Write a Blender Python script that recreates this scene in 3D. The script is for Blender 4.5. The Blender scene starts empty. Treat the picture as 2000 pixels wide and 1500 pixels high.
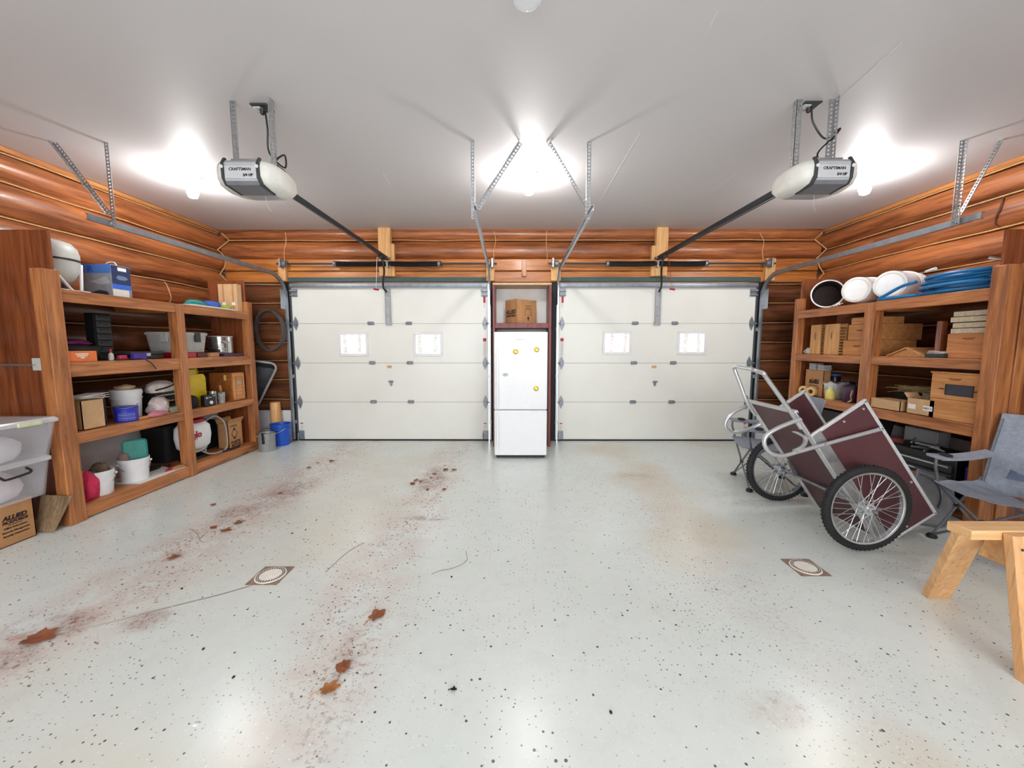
import bpy, bmesh, math, random
from mathutils import Matrix, Vector, noise
random.seed(7)
PI = math.pi
scene = bpy.context.scene
C = scene.collection

# ------------------------------------------------------------------ camera
F = 751.0; H = 1.46; VPU, VPV = 1003.0, 675.0
PITCH = math.atan((750 - VPV) / F); YAW = math.atan((VPU - 1000) / F)
cd = bpy.data.cameras.new('camera'); cam = bpy.data.objects.new('camera', cd); C.objects.link(cam)
cd.sensor_width = 36; cd.sensor_fit = 'HORIZONTAL'; cd.lens = F / 2000 * 36; cd.clip_start = .05; cd.clip_end = 300
cam.location = (0, 0, H); cam.rotation_euler = (PI / 2 - PITCH, 0, YAW)
scene.camera = cam

# measuring helpers: where the line of sight through a point of the photo meets a real plane of the room
def ray(u, v):
    a = (u - 1000) / F; b = -(v - 750) / F
    cp, sp = math.cos(PITCH), math.sin(PITCH)
    x, y, z = a, cp + b * sp, -sp + b * cp
    cy, sy = math.cos(YAW), math.sin(YAW)
    return cy * x - sy * y, sy * x + cy * y, z
def onz(u, v, z=0.0):
    d = ray(u, v); t = (z - H) / d[2]; return Vector((d[0] * t, d[1] * t, z))
def ony(u, v, Y):
    d = ray(u, v); t = Y / d[1]; return Vector((d[0] * t, Y, H + d[2] * t))
def onx(u, v, X):
    d = ray(u, v); t = X / d[0]; return Vector((X, d[1] * t, H + d[2] * t))
def fit(uL, uC, uR, vt, X1, z0):
    """a box on a side shelf: nearest upright edge at column uC on the plane X1, other edges at uL and uR"""
    vm = vt + 22
    Y0 = onx(uC, vm, X1).y
    if X1 < 0:
        X0 = ony(uL, vm, Y0).x; Y1 = onx(uR, vm, X1).y
    else:
        X0 = ony(uR, vm, Y0).x; Y1 = onx(uL, vm, X1).y
    z1 = onx(uC, vt, X1).z
    return [min(X0, X1), max(X0, X1), min(Y0, Y1), max(Y0, Y1), z0, z1]

# ------------------------------------------------------------------ object helpers
WM = {}
def _tag(o, label, cat, group=None, kind=None):
    if label: o['label'] = label
    if cat: o['category'] = cat
    if group: o['group'] = group
    if kind: o['kind'] = kind
def thing(name, label, cat, loc=(0, 0, 0), rotz=0.0, group=None, kind=None, rot=None):
    o = bpy.data.objects.new(name, None); C.objects.link(o)
    o.empty_display_size = .1
    o.location = loc; o.rotation_euler = rot if rot else (0, 0, rotz)
    WM[o] = Matrix.Translation(Vector(loc)) @ o.rotation_euler.to_matrix().to_4x4()
    _tag(o, label, cat, group, kind); return o
def _mesh(name, bm, mat, smooth):
    bmesh.ops.recalc_face_normals(bm, faces=bm.faces[:])
    me = bpy.data.meshes.new(name); bm.to_mesh(me); bm.free()
    for m in (mat if isinstance(mat, (list, tuple)) else [mat]): me.materials.append(m)
    if smooth:
        me.shade_smooth()
        try: me.set_sharp_from_angle(angle=math.radians(smooth if smooth is not True else 40))
        except Exception: pass
    return me
def part(name, bm, mat, parent, bevel=0, smooth=40, local=False, label=None, seg=2):
    """a mesh given in room coordinates (or in the thing's own with local=True), hung under its thing or part"""
    W = WM[parent]
    if not local: bm.transform(W.inverted())
    me = _mesh(name, bm, mat, smooth)
    o = bpy.data.objects.new(name, me); C.objects.link(o); o.parent = parent; WM[o] = W
    if bevel: _bev(o, bevel, seg)
    if label: o['label'] = label
    return o
def _bev(o, w, seg=2):
    m = o.modifiers.new('bevel', 'BEVEL'); m.width = w; m.segments = seg; m.limit_method = 'ANGLE'; m.angle_limit = math.radians(50)
def solo(name, label, cat, bm, mat, group=None, kind=None, bevel=0, smooth=40, seg=2):
    """a thing that is one mesh; its origin sits at the middle of its base"""
    xs = [v.co for v in bm.verts]
    c = Vector(((min(p.x for p in xs) + max(p.x for p in xs)) / 2, (min(p.y for p in xs) + max(p.y for p in xs)) / 2, min(p.z for p in xs)))
    bm.transform(Matrix.Translation(-c))
    me = _mesh(name, bm, mat, smooth)
    o = bpy.data.objects.new(name, me); C.objects.link(o); o.location = c
    WM[o] = Matrix.Translation(c); _tag(o, label, cat, group, kind)
    if bevel: _bev(o, bevel, seg)
    return o
def struct(name, bm, mat, bevel=0, smooth=40):
    me = _mesh(name, bm, mat, smooth)
    o = bpy.data.objects.new(name, me); C.objects.link(o); o['kind'] = 'structure'; WM[o] = Matrix()
    if bevel: _bev(o, bevel)
    return o
def dup(root, loc=None, label=None, group=None, rotz=None):
    def cp(o, par):
        c = o.copy(); C.objects.link(c); c.parent = par; WM[c] = WM[o]
        for ch in list(o.children): cp(ch, c)
        return c
    r = cp(root, None)
    if loc is not None: r.location = loc
    if rotz is not None: r.rotation_euler = (0, 0, rotz)
    if label: r['label'] = label
    if group: r['group'] = group
    W = Matrix.Translation(r.location) @ r.rotation_euler.to_matrix().to_4x4()
    def setw(o):
        WM[o] = W
        for ch in o.children: setw(ch)
    setw(r)
    return r

# ------------------------------------------------------------------ shape helpers
def B(): return bmesh.new()
def bx(bm, x0, x1, y0, y1, z0, z1):
    vs = [bm.verts.new((x, y, z)) for z in (z0, z1) for y in (y0, y1) for x in (x0, x1)]
    for f in ((0, 1, 3, 2), (4, 5, 7, 6), (0, 1, 5, 4), (2, 3, 7, 6), (0, 2, 6, 4), (1, 3, 7, 5)):
        bm.faces.new([vs[i] for i in f])
    return bm
def box(x0, x1, y0, y1, z0, z1): return bx(B(), x0, x1, y0, y1, z0, z1)
def frame_m(o, ux, uy):
    """matrix with local x along ux, local y along uy (made square), local z their cross product"""
    ux = Vector(ux).normalized(); uy = Vector(uy); uy = (uy - ux * uy.dot(ux)).normalized(); uz = ux.cross(uy)
    return Matrix.Translation(Vector(o)) @ Matrix((ux, uy, uz)).transposed().to_4x4()
def ob(bm, m, x0, x1, y0, y1, z0, z1):
    t = box(x0, x1, y0, y1, z0, z1); t.transform(m); merge(bm, t); return bm
def merge(bm, t):
    me = bpy.data.meshes.new('tmp'); t.to_mesh(me); t.free(); bm.from_mesh(me); bpy.data.meshes.remove(me)
def bar(bm, p, q, w, h, up=(0, 0, 1)):
    """a square-cut bar from p to q, w across and h along up"""
    p = Vector(p); q = Vector(q); d = q - p; L = d.length
    u = Vector(up)
    if abs(d.normalized().dot(u.normalized())) > .98: u = Vector((0, 1, 0))
    m = frame_m(p, d, u)
    return ob(bm, m, 0, L, -h / 2, h / 2, -w / 2, w / 2)
def smoothpath(pts, n=6):
    pts = [Vector(p) for p in pts]
    if len(pts) < 3: return pts
    out = []
    P = [pts[0] * 2 - pts[1]] + pts + [pts[-1] * 2 - pts[-2]]
    for i in range(1, len(P) - 2):
        a, b, c, d = P[i - 1:i + 3]
        for k in range(n):
            t = k / n
            out.append(.5 * ((2 * b) + (c - a) * t + (2 * a - 5 * b + 4 * c - d) * t * t + (3 * b - a - 3 * c + d) * t ** 3))
    out.append(pts[-1]); return out
def tube(bm, pts, r, n=8, closed=False, cap=True):
    pts = [Vector(p) for p in pts]; N = len(pts); rings = []; prev = None
    for i, p in enumerate(pts):
        if closed: d = pts[(i + 1) % N] - pts[i - 1]
        else: d = pts[min(i + 1, N - 1)] - pts[max(i - 1, 0)]
        d.normalize()
        if prev is None:
            a = Vector((0, 0, 1)) if abs(d.z) < .9 else Vector((1, 0, 0))
            u = d.cross(a).normalized()
        else:
            u = prev - d * prev.dot(d)
            u = u.normalized() if u.length > 1e-6 else d.orthogonal().normalized()
        prev = u; w = d.cross(u)
        rr = r[i] if isinstance(r, (list, tuple)) else r
        rings.append([bm.verts.new(p + (u * math.cos(2 * PI * k / n) + w * math.sin(2 * PI * k / n)) * rr) for k in range(n)])
    for i in range(N if closed else N - 1):
        A, D = rings[i], rings[(i + 1) % N]
        for k in range(n): bm.faces.new((A[k], A[(k + 1) % n], D[(k + 1) % n], D[k]))
    if not closed and cap:
        bm.faces.new(rings[0][::-1]); bm.faces.new(rings[-1])
    return bm
def lathe(bm, prof, n=28, m=None):
    """prof: (r, z) pairs turned about z"""
    rings = []
    for r, z in prof:
        if r < 1e-5: rings.append([bm.verts.new((0, 0, z))])
        else: rings.append([bm.verts.new((r * math.cos(2 * PI * k / n), r * math.sin(2 * PI * k / n), z)) for k in range(n)])
    vs = [v for R in rings for v in R]
    for A, D in zip(rings, rings[1:]):
        for k in range(n):
            k2 = (k + 1) % n
            if len(A) == 1 and len(D) == 1: continue
            if len(A) == 1: bm.faces.new((A[0], D[k], D[k2]))
            elif len(D) == 1: bm.faces.new((A[k], A[k2], D[0]))
            else: bm.faces.new((A[k], A[k2], D[k2], D[k]))
    if m is not None: bmesh.ops.transform(bm, matrix=m, verts=vs)
    return bm
def prism(bm, poly, d, m=None):
    """a flat outline in local xy given thickness d along local z"""
    a = [bm.verts.new((x, y, 0)) for x, y in poly]; b = [bm.verts.new((x, y, d)) for x, y in poly]
    n = len(poly); bm.faces.new(a[::-1]); bm.faces.new(b)
    for i in range(n): bm.faces.new((a[i], a[(i + 1) % n], b[(i + 1) % n], b[i]))
    if m is not None: bmesh.ops.transform(bm, matrix=m, verts=a + b)
    return bm
def rrect(w, h, r, n=4, cx=0, cy=0):
    out = []
    for sx, sy, a0 in ((1, 1, 0), (-1, 1, 90), (-1, -1, 180), (1, -1, 270)):
        for k in range(n + 1):
            a = math.radians(a0 + 90 * k / n)
            out.append((cx + sx * (w / 2 - r) + r * math.cos(a), cy + sy * (h / 2 - r) + r * math.sin(a)))
    return out
def loft(bm, sections, caps=True):
    rings = [[bm.verts.new(p) for p in s] for s in sections]
    n = len(rings[0])
    for A, D in zip(rings, rings[1:]):
        for k in range(n): bm.faces.new((A[k], A[(k + 1) % n], D[(k + 1) % n], D[k]))
    if caps: bm.faces.new(rings[0][::-1]); bm.faces.new(rings[-1])
    return bm
def lump(bm, c, s, seed=0, amp=.25, freq=1.6, sub=3, flat=True):
    """a soft crumpled heap (cloth, bag) with a flattened underside"""
    t = B(); bmesh.ops.create_icosphere(t, subdivisions=sub, radius=1)
    for v in t.verts:
        k = 1 + amp * noise.noise(v.co * freq + Vector((seed * 7.1, seed * 3.3, 0))) + amp * .5 * noise.noise(v.co * freq * 2.7 + Vector((seed, 5, 2)))
        v.co *= k
        if flat and v.co.z < -.55: v.co.z = -.55
    zmin = min(v.co.z for v in t.verts)
    for v in t.verts: v.co.z -= zmin
    zmax = max(v.co.z for v in t.verts)
    for v in t.verts: v.co = Vector((c[0] + v.co.x * s[0], c[1] + v.co.y * s[1], c[2] + v.co.z / zmax * s[2]))
    merge(bm, t); return bm
def text(parent, s, o, ux, uy, size, mat, name='lettering', label=None, bold=0.0, align='CENTER', shear=0.0):
    """printed words: flat raised letters at o, reading along ux with uy up"""
    cu = bpy.data.curves.new('tmp', 'FONT'); cu.body = s; cu.size = size; cu.align_x = align; cu.align_y = 'CENTER'
    cu.extrude = .0006; cu.offset = bold; cu.shear = shear; cu.resolution_u = 3
    t = bpy.data.objects.new('tmp', cu); C.objects.link(t)
    bpy.context.view_layer.update()
    me = bpy.data.meshes.new_from_object(t.evaluated_get(bpy.context.evaluated_depsgraph_get()))
    bm = B(); bm.from_mesh(me); bpy.data.meshes.remove(me); bpy.data.objects.remove(t); bpy.data.curves.remove(cu)
    bm.transform(frame_m(o, ux, uy))
    return part(name, bm, mat, parent, smooth=0, label=label)

# ------------------------------------------------------------------ materials
def s2l(c):
    return tuple(((x / 255) / 12.92 if x / 255 <= .04045 else ((x / 255 + .055) / 1.055) ** 2.4) for x in c) + (1,)
class N:
    def __init__(s, name):
        s.m = bpy.data.materials.new(name); s.m.use_nodes = True; s.t = s.m.node_tree
        s.b = s.t.nodes['Principled BSDF']
    def n(s, typ, **k):
        x = s.t.nodes.new(typ)
        for a, v in k.items():
            if a.startswith('i_'): x.inputs[a[2:].replace('_', ' ')].default_value = v
            else: setattr(x, a, v)
        return x
    def l(s, a, b): s.t.links.new(a, b)
    def math(s, op, a, b=None, c=None, clamp=False):
        x = s.t.nodes.new('ShaderNodeMath'); x.operation = op; x.use_clamp = clamp
        for i, q in enumerate((a, b, c)):
            if q is None: continue
            if isinstance(q, (int, float)): x.inputs[i].default_value = q
            else: s.l(q, x.inputs[i])
        return x.outputs[0]
    def mix(s, f, a, b, blend='MIX'):
        x = s.t.nodes.new('ShaderNodeMix'); x.data_type = 'RGBA'; x.blend_type = blend; x.clamp_factor = True
        for sock, q in ((x.inputs[0], f), (x.inputs[6], a), (x.inputs[7], b)):
            if isinstance(q, (int, float, tuple)): sock.default_value = q
            else: s.l(q, sock)
        return x.outputs[2]
    def coords(s, scale=(1, 1, 1), kind='Object'):
        tc = s.n('ShaderNodeTexCoord'); mp = s.n('ShaderNodeMapping'); mp.inputs['Scale'].default_value = scale
        s.l(tc.outputs[kind], mp.inputs[0]); return mp.outputs[0]
    def noise(s, vec, scale, detail=3, rough=.55, dist=0):
        x = s.n('ShaderNodeTexNoise'); x.inputs['Scale'].default_value = scale; x.inputs['Detail'].default_value = detail
        x.inputs['Roughness'].default_value = rough; x.inputs['Distortion'].default_value = dist
        if vec is not None: s.l(vec, x.inputs['Vector'])
        return x.outputs['Fac']
    def ramp(s, f, stops):
        x = s.n('ShaderNodeValToRGB'); e = x.color_ramp.elements
        while len(e) < len(stops): e.new(.5)
        for q, (p, c) in zip(e, stops): q.position = p; q.color = c
        s.l(f, x.inputs[0]); return x.outputs[0]
    def step(s, f, a, b):
        x = s.n('ShaderNodeMapRange'); x.interpolation_type = 'SMOOTHSTEP'
        x.inputs[1].default_value = a; x.inputs[2].default_value = b; s.l(f, x.inputs[0]); return x.outputs[0]
    def bump(s, h, strength=.2, dist=.005):
        x = s.n('ShaderNodeBump'); x.inputs['Strength'].default_value = strength; x.inputs['Distance'].default_value = dist
        s.l(h, x.inputs['Height']); s.l(x.outputs[0], s.b.inputs['Normal'])
    def set(s, **k):
        for a, v in k.items(): s.b.inputs[a.replace('_', ' ')].default_value = v
        return s
def flat(name, rgb, rough=.5, metal=0, var=.08, nscale=18, bump=0, coat=0, spec=None):
    m = N(name); c = s2l(rgb)
    f = m.noise(m.coords(), nscale, 4)
    lo = tuple(x * (1 - var * 1.6) for x in c[:3]) + (1,); hi = tuple(min(1, x * (1 + var)) for x in c[:3]) + (1,)
    m.l(m.ramp(f, [(.3, lo), (.7, hi)]), m.b.inputs['Base Color'])
    m.set(Roughness=rough, Metallic=metal)
    if coat: m.set(Coat_Weight=coat)
    if spec is not None: m.b.inputs['Specular IOR Level'].default_value = spec
    if bump: m.bump(f, bump, .004)
    return m.m
def wood(name, dark, light, axis=0, scale=1.0, rough=.4, knots=.0, coat=0.0, big=.35, deep=None, bump=.12):
    m = N(name); sc = [1.0, 1.0, 1.0]; sc[axis] = .07
    v = m.coords(tuple(sc))
    g = m.noise(v, 26 * scale, 6, .6, .8)
    sb = [1.0, 1.0, 1.0]; sb[axis] = .16
    g2 = m.noise(m.coords(tuple(sb)), 4.0 * scale, 3, .5, .4)
    col = m.ramp(m.math('ADD', m.math('MULTIPLY', g, 1 - big), m.math('MULTIPLY', g2, big)), [(.37, s2l(dark)), (.63, s2l(light))])
    dp = s2l(deep if deep else tuple(x * .55 for x in dark))
    fine = m.step(m.noise(v, 70 * scale, 3, .5), .6, .75)
    col = m.mix(m.math('MULTIPLY', fine, .45), col, dp)
    if knots:
        sk = [1.0, 1.0, 1.0]; sk[axis] = .45
        vo = m.n('ShaderNodeTexVoronoi'); vo.inputs['Scale'].default_value = 2.6 * scale
        m.l(m.coords(tuple(sk)), vo.inputs['Vector'])
        k = m.math('SUBTRACT', 1.0, m.step(vo.outputs['Distance'], .05, .17))
        sp = m.n('ShaderNodeSeparateColor'); m.l(vo.outputs['Color'], sp.inputs[0])
        sel = m.math('GREATER_THAN', sp.outputs[0], 1 - knots)
        col = m.mix(m.math('MULTIPLY', m.math('MULTIPLY', k, sel), .85), col, s2l(tuple(x * .4 for x in dark)))
    m.l(col, m.b.inputs['Base Color']); m.set(Roughness=rough)
    if coat: m.set(Coat_Weight=coat, Coat_Roughness=.18)
    if bump: m.bump(g, bump, .003)
    return m.m
def emit(name, rgb, strength):
    m = N(name); m.set(Emission_Color=s2l(rgb), Emission_Strength=strength, Base_Color=s2l(rgb)); return m.m
def glassy(name, rgb, alpha=.3, rough=.15):
    """milky clear plastic: partly see-through"""
    m = N(name); m.set(Base_Color=s2l(rgb), Roughness=rough, Alpha=alpha); return m.m
# ------------------------------------------------------------------ palette
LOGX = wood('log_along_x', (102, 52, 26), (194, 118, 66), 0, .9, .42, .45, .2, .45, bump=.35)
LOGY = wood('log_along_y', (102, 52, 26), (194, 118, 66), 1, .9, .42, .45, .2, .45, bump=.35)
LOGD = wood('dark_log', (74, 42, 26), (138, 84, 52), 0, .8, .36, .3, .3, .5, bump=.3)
LOGSHADE = wood('shaded_log_along_y', (74, 42, 26), (138, 84, 52), 1, .8, .36, .3, .3, .5, bump=.3)  # side-wall logs behind the shelves: their shade is put into the wood colour
PLANKX = wood('squared_timber', (150, 82, 32), (212, 138, 68), 0, .9, .42, .4, .15, .4)
CHINK = flat('chinking_cord', (200, 158, 108), .7, var=.12)
TRIMW = wood('ceiling_edge_board', (150, 86, 40), (212, 146, 84), 1, 1, .4)
LUMBER = wood('pale_lumber', (206, 148, 86), (236, 188, 128), 2, 1, .5, .12)
SHELFY = wood('stained_shelf_board', (132, 76, 40), (202, 132, 78), 1, 1.1, .45, .4, .1)
SHELFX = wood('stained_shelf_board_across', (128, 72, 38), (196, 126, 74), 0, 1.1, .45, .3, .1)
SHELFZ = wood('stained_post', (130, 74, 40), (200, 130, 76), 2, 1.1, .45, .45, .12)
GABLE = wood('stained_plywood', (98, 48, 25), (156, 86, 48), 2, 1.0, .32, .08, .35)
RED = wood('red_stained_board', (98, 34, 32), (140, 56, 50), 2, 1, .4)
CONC = flat('white_painted_concrete', (228, 228, 230), .7, var=.05, nscale=9, bump=.15)
WHITEP = flat('white_wall_panel', (236, 234, 228), .6, var=.03, nscale=7)
DARKJ = flat('black_door_jamb', (26, 27, 28), .6)
GREEN = flat('dark_green_header', (58, 84, 82), .5)
DOORW = flat('door_enamel', (236, 236, 228), .32, var=.015, nscale=3)
SEAMG = flat('door_seam', (150, 150, 144), .6)
GALV = flat('galvanised_steel', (176, 178, 180), .38, .85, .12, 30)
GALVD = flat('dull_galvanised_steel', (150, 154, 160), .5, .7, .14, 22)
TRACKB = flat('bright_track_steel', (176, 180, 184), .34, .7, .06, 14)
TRACK = flat('track_steel', (150, 158, 166), .36, .75, .1, 14)
ALU = flat('aluminium_edge', (222, 224, 226), .34, .5, .07, 24)
CHROME = flat('bright_tube', (205, 208, 210), .2, .85, .05, 12)
DSTEEL = flat('dark_steel', (70, 70, 72), .45, .6)
BLACK = flat('black_plastic', (24, 24, 26), .45)
BLACKM = flat('black_matte', (18, 18, 20), .8)
CHAR = flat('charcoal_plastic', (52, 54, 58), .5)
RUB = flat('tyre_rubber', (30, 30, 33), .75, var=.2)
WHITE = flat('white_plastic', (236, 236, 236), .4, var=.03)
OFFW = flat('offwhite_plastic', (222, 220, 212), .42, var=.04)
LGREY = flat('light_grey_plastic', (196, 196, 190), .45, var=.05)
SILV = flat('silver_plastic', (190, 192, 196), .35, .3, .04)
ENAM = flat('fridge_enamel', (242, 244, 246), .25, var=.01)
CARD = flat('cardboard', (186, 136, 90), .8, var=.09, nscale=12)
CARDL = flat('pale_cardboard', (206, 168, 124), .8, var=.07, nscale=12)
CARDD = flat('dark_cardboard', (140, 98, 62), .85, var=.1, nscale=12)
INK = flat('black_print', (34, 26, 24), .7)
INKR = flat('red_print', (186, 40, 44), .6)
PAPER = flat('white_paper', (238, 236, 230), .7, var=.04)
BLUE = flat('blue_plastic', (28, 84, 190), .38)
NAVY = flat('navy_plastic', (24, 28, 92), .4)
ROYAL = flat('royal_blue_tub', (44, 54, 176), .4)
TEAL = flat('teal_plastic', (16, 138, 124), .42)
HOSE = flat('blue_hose_rubber', (22, 112, 170), .35)
YELL = flat('yellow_plastic', (222, 190, 20), .4)
REDP = flat('red_plastic', (178, 26, 40), .4)
REDC = flat('red_cloth', (176, 34, 52), .85, bump=.4)
PINKC = flat('crimson_cloth', (206, 44, 84), .85, bump=.4)
ORNG = flat('orange_carton', (232, 122, 62), .6)
STEEL = flat('polished_steel', (200, 198, 198), .14, .95, .04)
CREAM = flat('pale_cloth', (214, 204, 194), .9, var=.12, bump=.4)
BROWNC = flat('brown_cloth', (112, 92, 76), .9, var=.2, bump=.4)
PURP = flat('purple_plastic', (70, 28, 66), .4)
VIO = flat('violet_plastic', (66, 40, 150), .5)
MAROON = flat('maroon_panel', (84, 44, 48), .42, var=.12, nscale=9)
HIVEO = wood('orange_hive_wood', (178, 108, 58), (216, 150, 92), 1, 1.3, .5, .06)
CARTT = flat('cart_tube', (200, 203, 206), .28, .65, .04)
CAMP = flat('grey_blue_camp_cloth', (148, 154, 166), .85, var=.1, nscale=40, bump=.2)
CAMPT = flat('chair_tube_grey', (120, 122, 128), .4, .5)
PINE = wood('hive_pine', (186, 128, 74), (222, 168, 108), 0, 1.4, .6, .06)
PINEY = wood('hive_pine_along', (184, 118, 62), (220, 158, 98), 1, 1.4, .6, .06)
PINEZ = wood('hive_pine_upright', (188, 132, 78), (224, 172, 112), 2, 1.4, .6, .06)
FIR = wood('sawhorse_fir', (216, 164, 108), (242, 202, 150), 0, 1.1, .6, .06)
FIRL = wood('sawhorse_leg_fir', (210, 154, 100), (238, 192, 138), 2, 1.1, .6, .06)
CEDAR = wood('warm_box_wood', (132, 74, 32), (178, 108, 54), 1, 1.2, .35, 0, .2)
MESHD = flat('dark_wire_mesh', (62, 62, 70), .7)
DRAINW = flat('cream_drain_cover', (244, 238, 226), .5, var=.06, nscale=30)
DIRTB = flat('brown_grime', (150, 128, 112), .9, var=.25, nscale=40)
LEAF = flat('dry_brown_leaf', (188, 122, 86), .8, var=.18, nscale=40)
LEAFT = flat('tan_leaf', (204, 144, 88), .8, var=.2, nscale=40)
CRUMB = flat('leaf_crumb', (150, 112, 92), .9, var=.2, nscale=60)
DEBR = flat('dark_debris', (54, 36, 32), .8)
TWIG = flat('grey_twig', (138, 132, 122), .8)
GOLD = flat('gold_magnet', (212, 186, 66), .35, .5)
BRASS = flat('jar_yellow', (224, 212, 120), .35)
WIREC = flat('tan_bell_wire', (216, 178, 128), .6)
CORDW = flat('white_cord', (232, 230, 224), .6)
ROPE = flat('straw_rope', (190, 168, 120), .9)
GREENC = flat('green_blue_cloth', (42, 132, 128), .85, bump=.3)
BLUEC = flat('blue_cloth', (56, 92, 168), .85, bump=.3)
CLEAR = glassy('clear_bin_plastic', (244, 243, 248), .17, .14)
CLEARL = glassy('clear_lid_plastic', (244, 246, 248), .5, .2)
PANE = glassy('window_pane', (240, 246, 250), .06, .02)
GPRINT = flat('grey_print', (176, 150, 150), .7)
OBELLY = flat('opener_belly_grey', (116, 118, 124), .45)
OFACE = flat('silver_face', (206, 208, 210), .35, .2, .03)
ORAIL = flat('dark_rail_steel', (58, 62, 66), .4, .6)
GBADGE = flat('grey_badge', (120, 122, 126), .4)
JAR = glassy('lamp_jar_glass', (236, 240, 242), .35, .04)
BULB = emit('lit_bulb', (252, 250, 250), 205.0)

def tile_mat():
    return wood('brown_floor_tile', (116, 92, 68), (168, 140, 108), 2, 2, .5)

def ceiling_mat():
    m = N('ceiling_paint'); f = m.noise(m.coords(), 260, 2)
    m.set(Base_Color=s2l((206, 203, 203)), Roughness=.55); m.bump(f, .12, .002); return m.m

def floor_mat():
    m = N('flecked_epoxy_floor'); v = m.coords()
    sp = m.n('ShaderNodeSeparateXYZ'); m.l(v, sp.inputs[0]); X, Y = sp.outputs[0], sp.outputs[1]
    big = m.noise(v, .9, 3); mid = m.noise(v, 5, 5, .65); fin = m.noise(v, 34, 5, .7)
    base = m.ramp(big, [(.3, s2l((218, 226, 220))), (.7, s2l((227, 233, 229)))])
    base = m.mix(m.math('MULTIPLY', m.step(m.noise(v, 7, 7, .72, .4), .4, .75), .3), base, s2l((204, 207, 204)))
    # tyre tracks of dried mud, and yellowed bands beside them
    wob = m.math('MULTIPLY', m.math('SUBTRACT', m.noise(v, 1.1, 2), .5), .5)
    def band(xc, w):
        d = m.math('ABSOLUTE', m.math('SUBTRACT', m.math('ADD', X, wob), xc))
        return m.math('SUBTRACT', 1.0, m.step(d, w * .25, w))
    patch = m.step(m.noise(v, 2.2, 4, .6), .42, .62); crumb = m.step(fin, .5, .66)
    def stain(col, b, colr, k):
        return m.mix(m.math('MULTIPLY', b, k), col, s2l(colr))
    col = base
    yel = m.step(m.noise(v, .8, 2), .4, .62)
    for xc, w, k in ((-1.25, .55, .4), (-1.9, .5, .25), (1.35, .62, .62), (2.9, .5, .35)):
        col = stain(col, m.math('MULTIPLY', band(xc, w), yel), (214, 200, 170), k)
    for xc, w, k in ((-2.35, .5, .62), (-.86, .38, .55), (1.4, .3, .22)):
        col = stain(col, m.math('MULTIPLY', band(xc, w), m.step(mid, .3, .62)), (212, 198, 190), k)
    for xc, w, k in ((-2.35, .36, .85), (-.84, .26, .75), (1.35, .22, .3)):
        q = m.math('MULTIPLY', m.math('MULTIPLY', band(xc, w), patch), crumb)
        col = stain(col, q, (146, 114, 98), k)
    # deeper mud by the left edge, where a tyre stood
    def spot(x, y, rx, ry):
        dx = m.math('DIVIDE', m.math('SUBTRACT', m.math('ADD', X, m.math('MULTIPLY', wob, .6)), x), rx)
        dy = m.math('DIVIDE', m.math('SUBTRACT', Y, y), ry)
        r = m.math('SQRT', m.math('ADD', m.math('MULTIPLY', dx, dx), m.math('MULTIPLY', dy, dy)))
        return m.math('SUBTRACT', 1.0, m.step(r, .35, 1.0))
    for u, vv, rx, ry, k in ((110, 1222, .30, .16, .9), (20, 1290, .24, .12, .6), (290, 1212, .16, .12, .75), (840, 935, .2, .5, .95), (835, 1012, .22, .07, .9),
                             (560, 960, .3, .5, .7), (470, 1000, .3, .25, .6), (340, 1083, .1, .06, .6), (690, 1265, .10, .16, .45), (1500, 1385, .2, .12, .35), (1240, 930, .3, .16, .3)):
        p = onz(u, vv)
        col = stain(col, m.math('MULTIPLY', spot(p.x, p.y, rx, ry), m.math('ADD', m.math('MULTIPLY', m.math('MULTIPLY', m.step(mid, .36, .56), crumb), .8), m.math('MULTIPLY', m.step(mid, .3, .6), .55))), (146, 102, 84), k)
    # the crack of a wet run from the left drain
    dline = m.math('ABSOLUTE', m.math('SUBTRACT', Y, m.math('ADD', m.math('MULTIPLY', X, .62), m.math('ADD', 3.21, m.math('MULTIPLY', wob, .25)))))
    run = m.math('MULTIPLY', m.math('SUBTRACT', 1.0, m.step(dline, .003, .012)), m.math('MULTIPLY', m.step(X, -2.45, -1.75), m.math('SUBTRACT', 1.0, m.step(X, -1.62, -1.58))))
    col = stain(col, run, (132, 122, 114), .8)
    # scattered paint flecks
    def fleck(scale, share, size, rgb, col, k=.9, dens=None):
        vo = m.n('ShaderNodeTexVoronoi', voronoi_dimensions='2D'); vo.inputs['Scale'].default_value = scale; m.l(v, vo.inputs['Vector'])
        s3 = m.n('ShaderNodeSeparateColor'); m.l(vo.outputs['Color'], s3.inputs[0])
        on = m.math('MULTIPLY', m.math('LESS_THAN', s3.outputs[0], share), m.math('LESS_THAN', vo.outputs['Distance'], m.math('MULTIPLY', m.math('ADD', s3.outputs[1], .4), size)))
        if dens is not None: on = m.math('MULTIPLY', on, dens)
        return m.mix(m.math('MULTIPLY', on, k), col, s2l(rgb))
    dens = m.step(m.noise(v, 1.3, 3), .38, .58)
    col = fleck(36, .34, .112, (80, 78, 76), col, .88, dens)
    col = fleck(27, .075, .125, (50, 48, 50), col, .9)
    col = fleck(40, .22, .11, (240, 240, 236), col, .8)
    col = fleck(60, .24, .14, (132, 114, 104), col, .65, m.math('MAXIMUM', m.math('MAXIMUM', band(-2.35, .8), band(-.84, .55)), m.math('MULTIPLY', band(1.35, .8), .9)))
    m.l(col, m.b.inputs['Base Color'])
    m.l(m.math('ADD', m.math('MULTIPLY', m.noise(v, 6, 5, .7), .10), .20), m.b.inputs['Roughness'])
    m.b.inputs['Specular IOR Level'].default_value = .45
    m.bump(m.noise(v, 7, 4), .05, .004)
    return m.m
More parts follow.
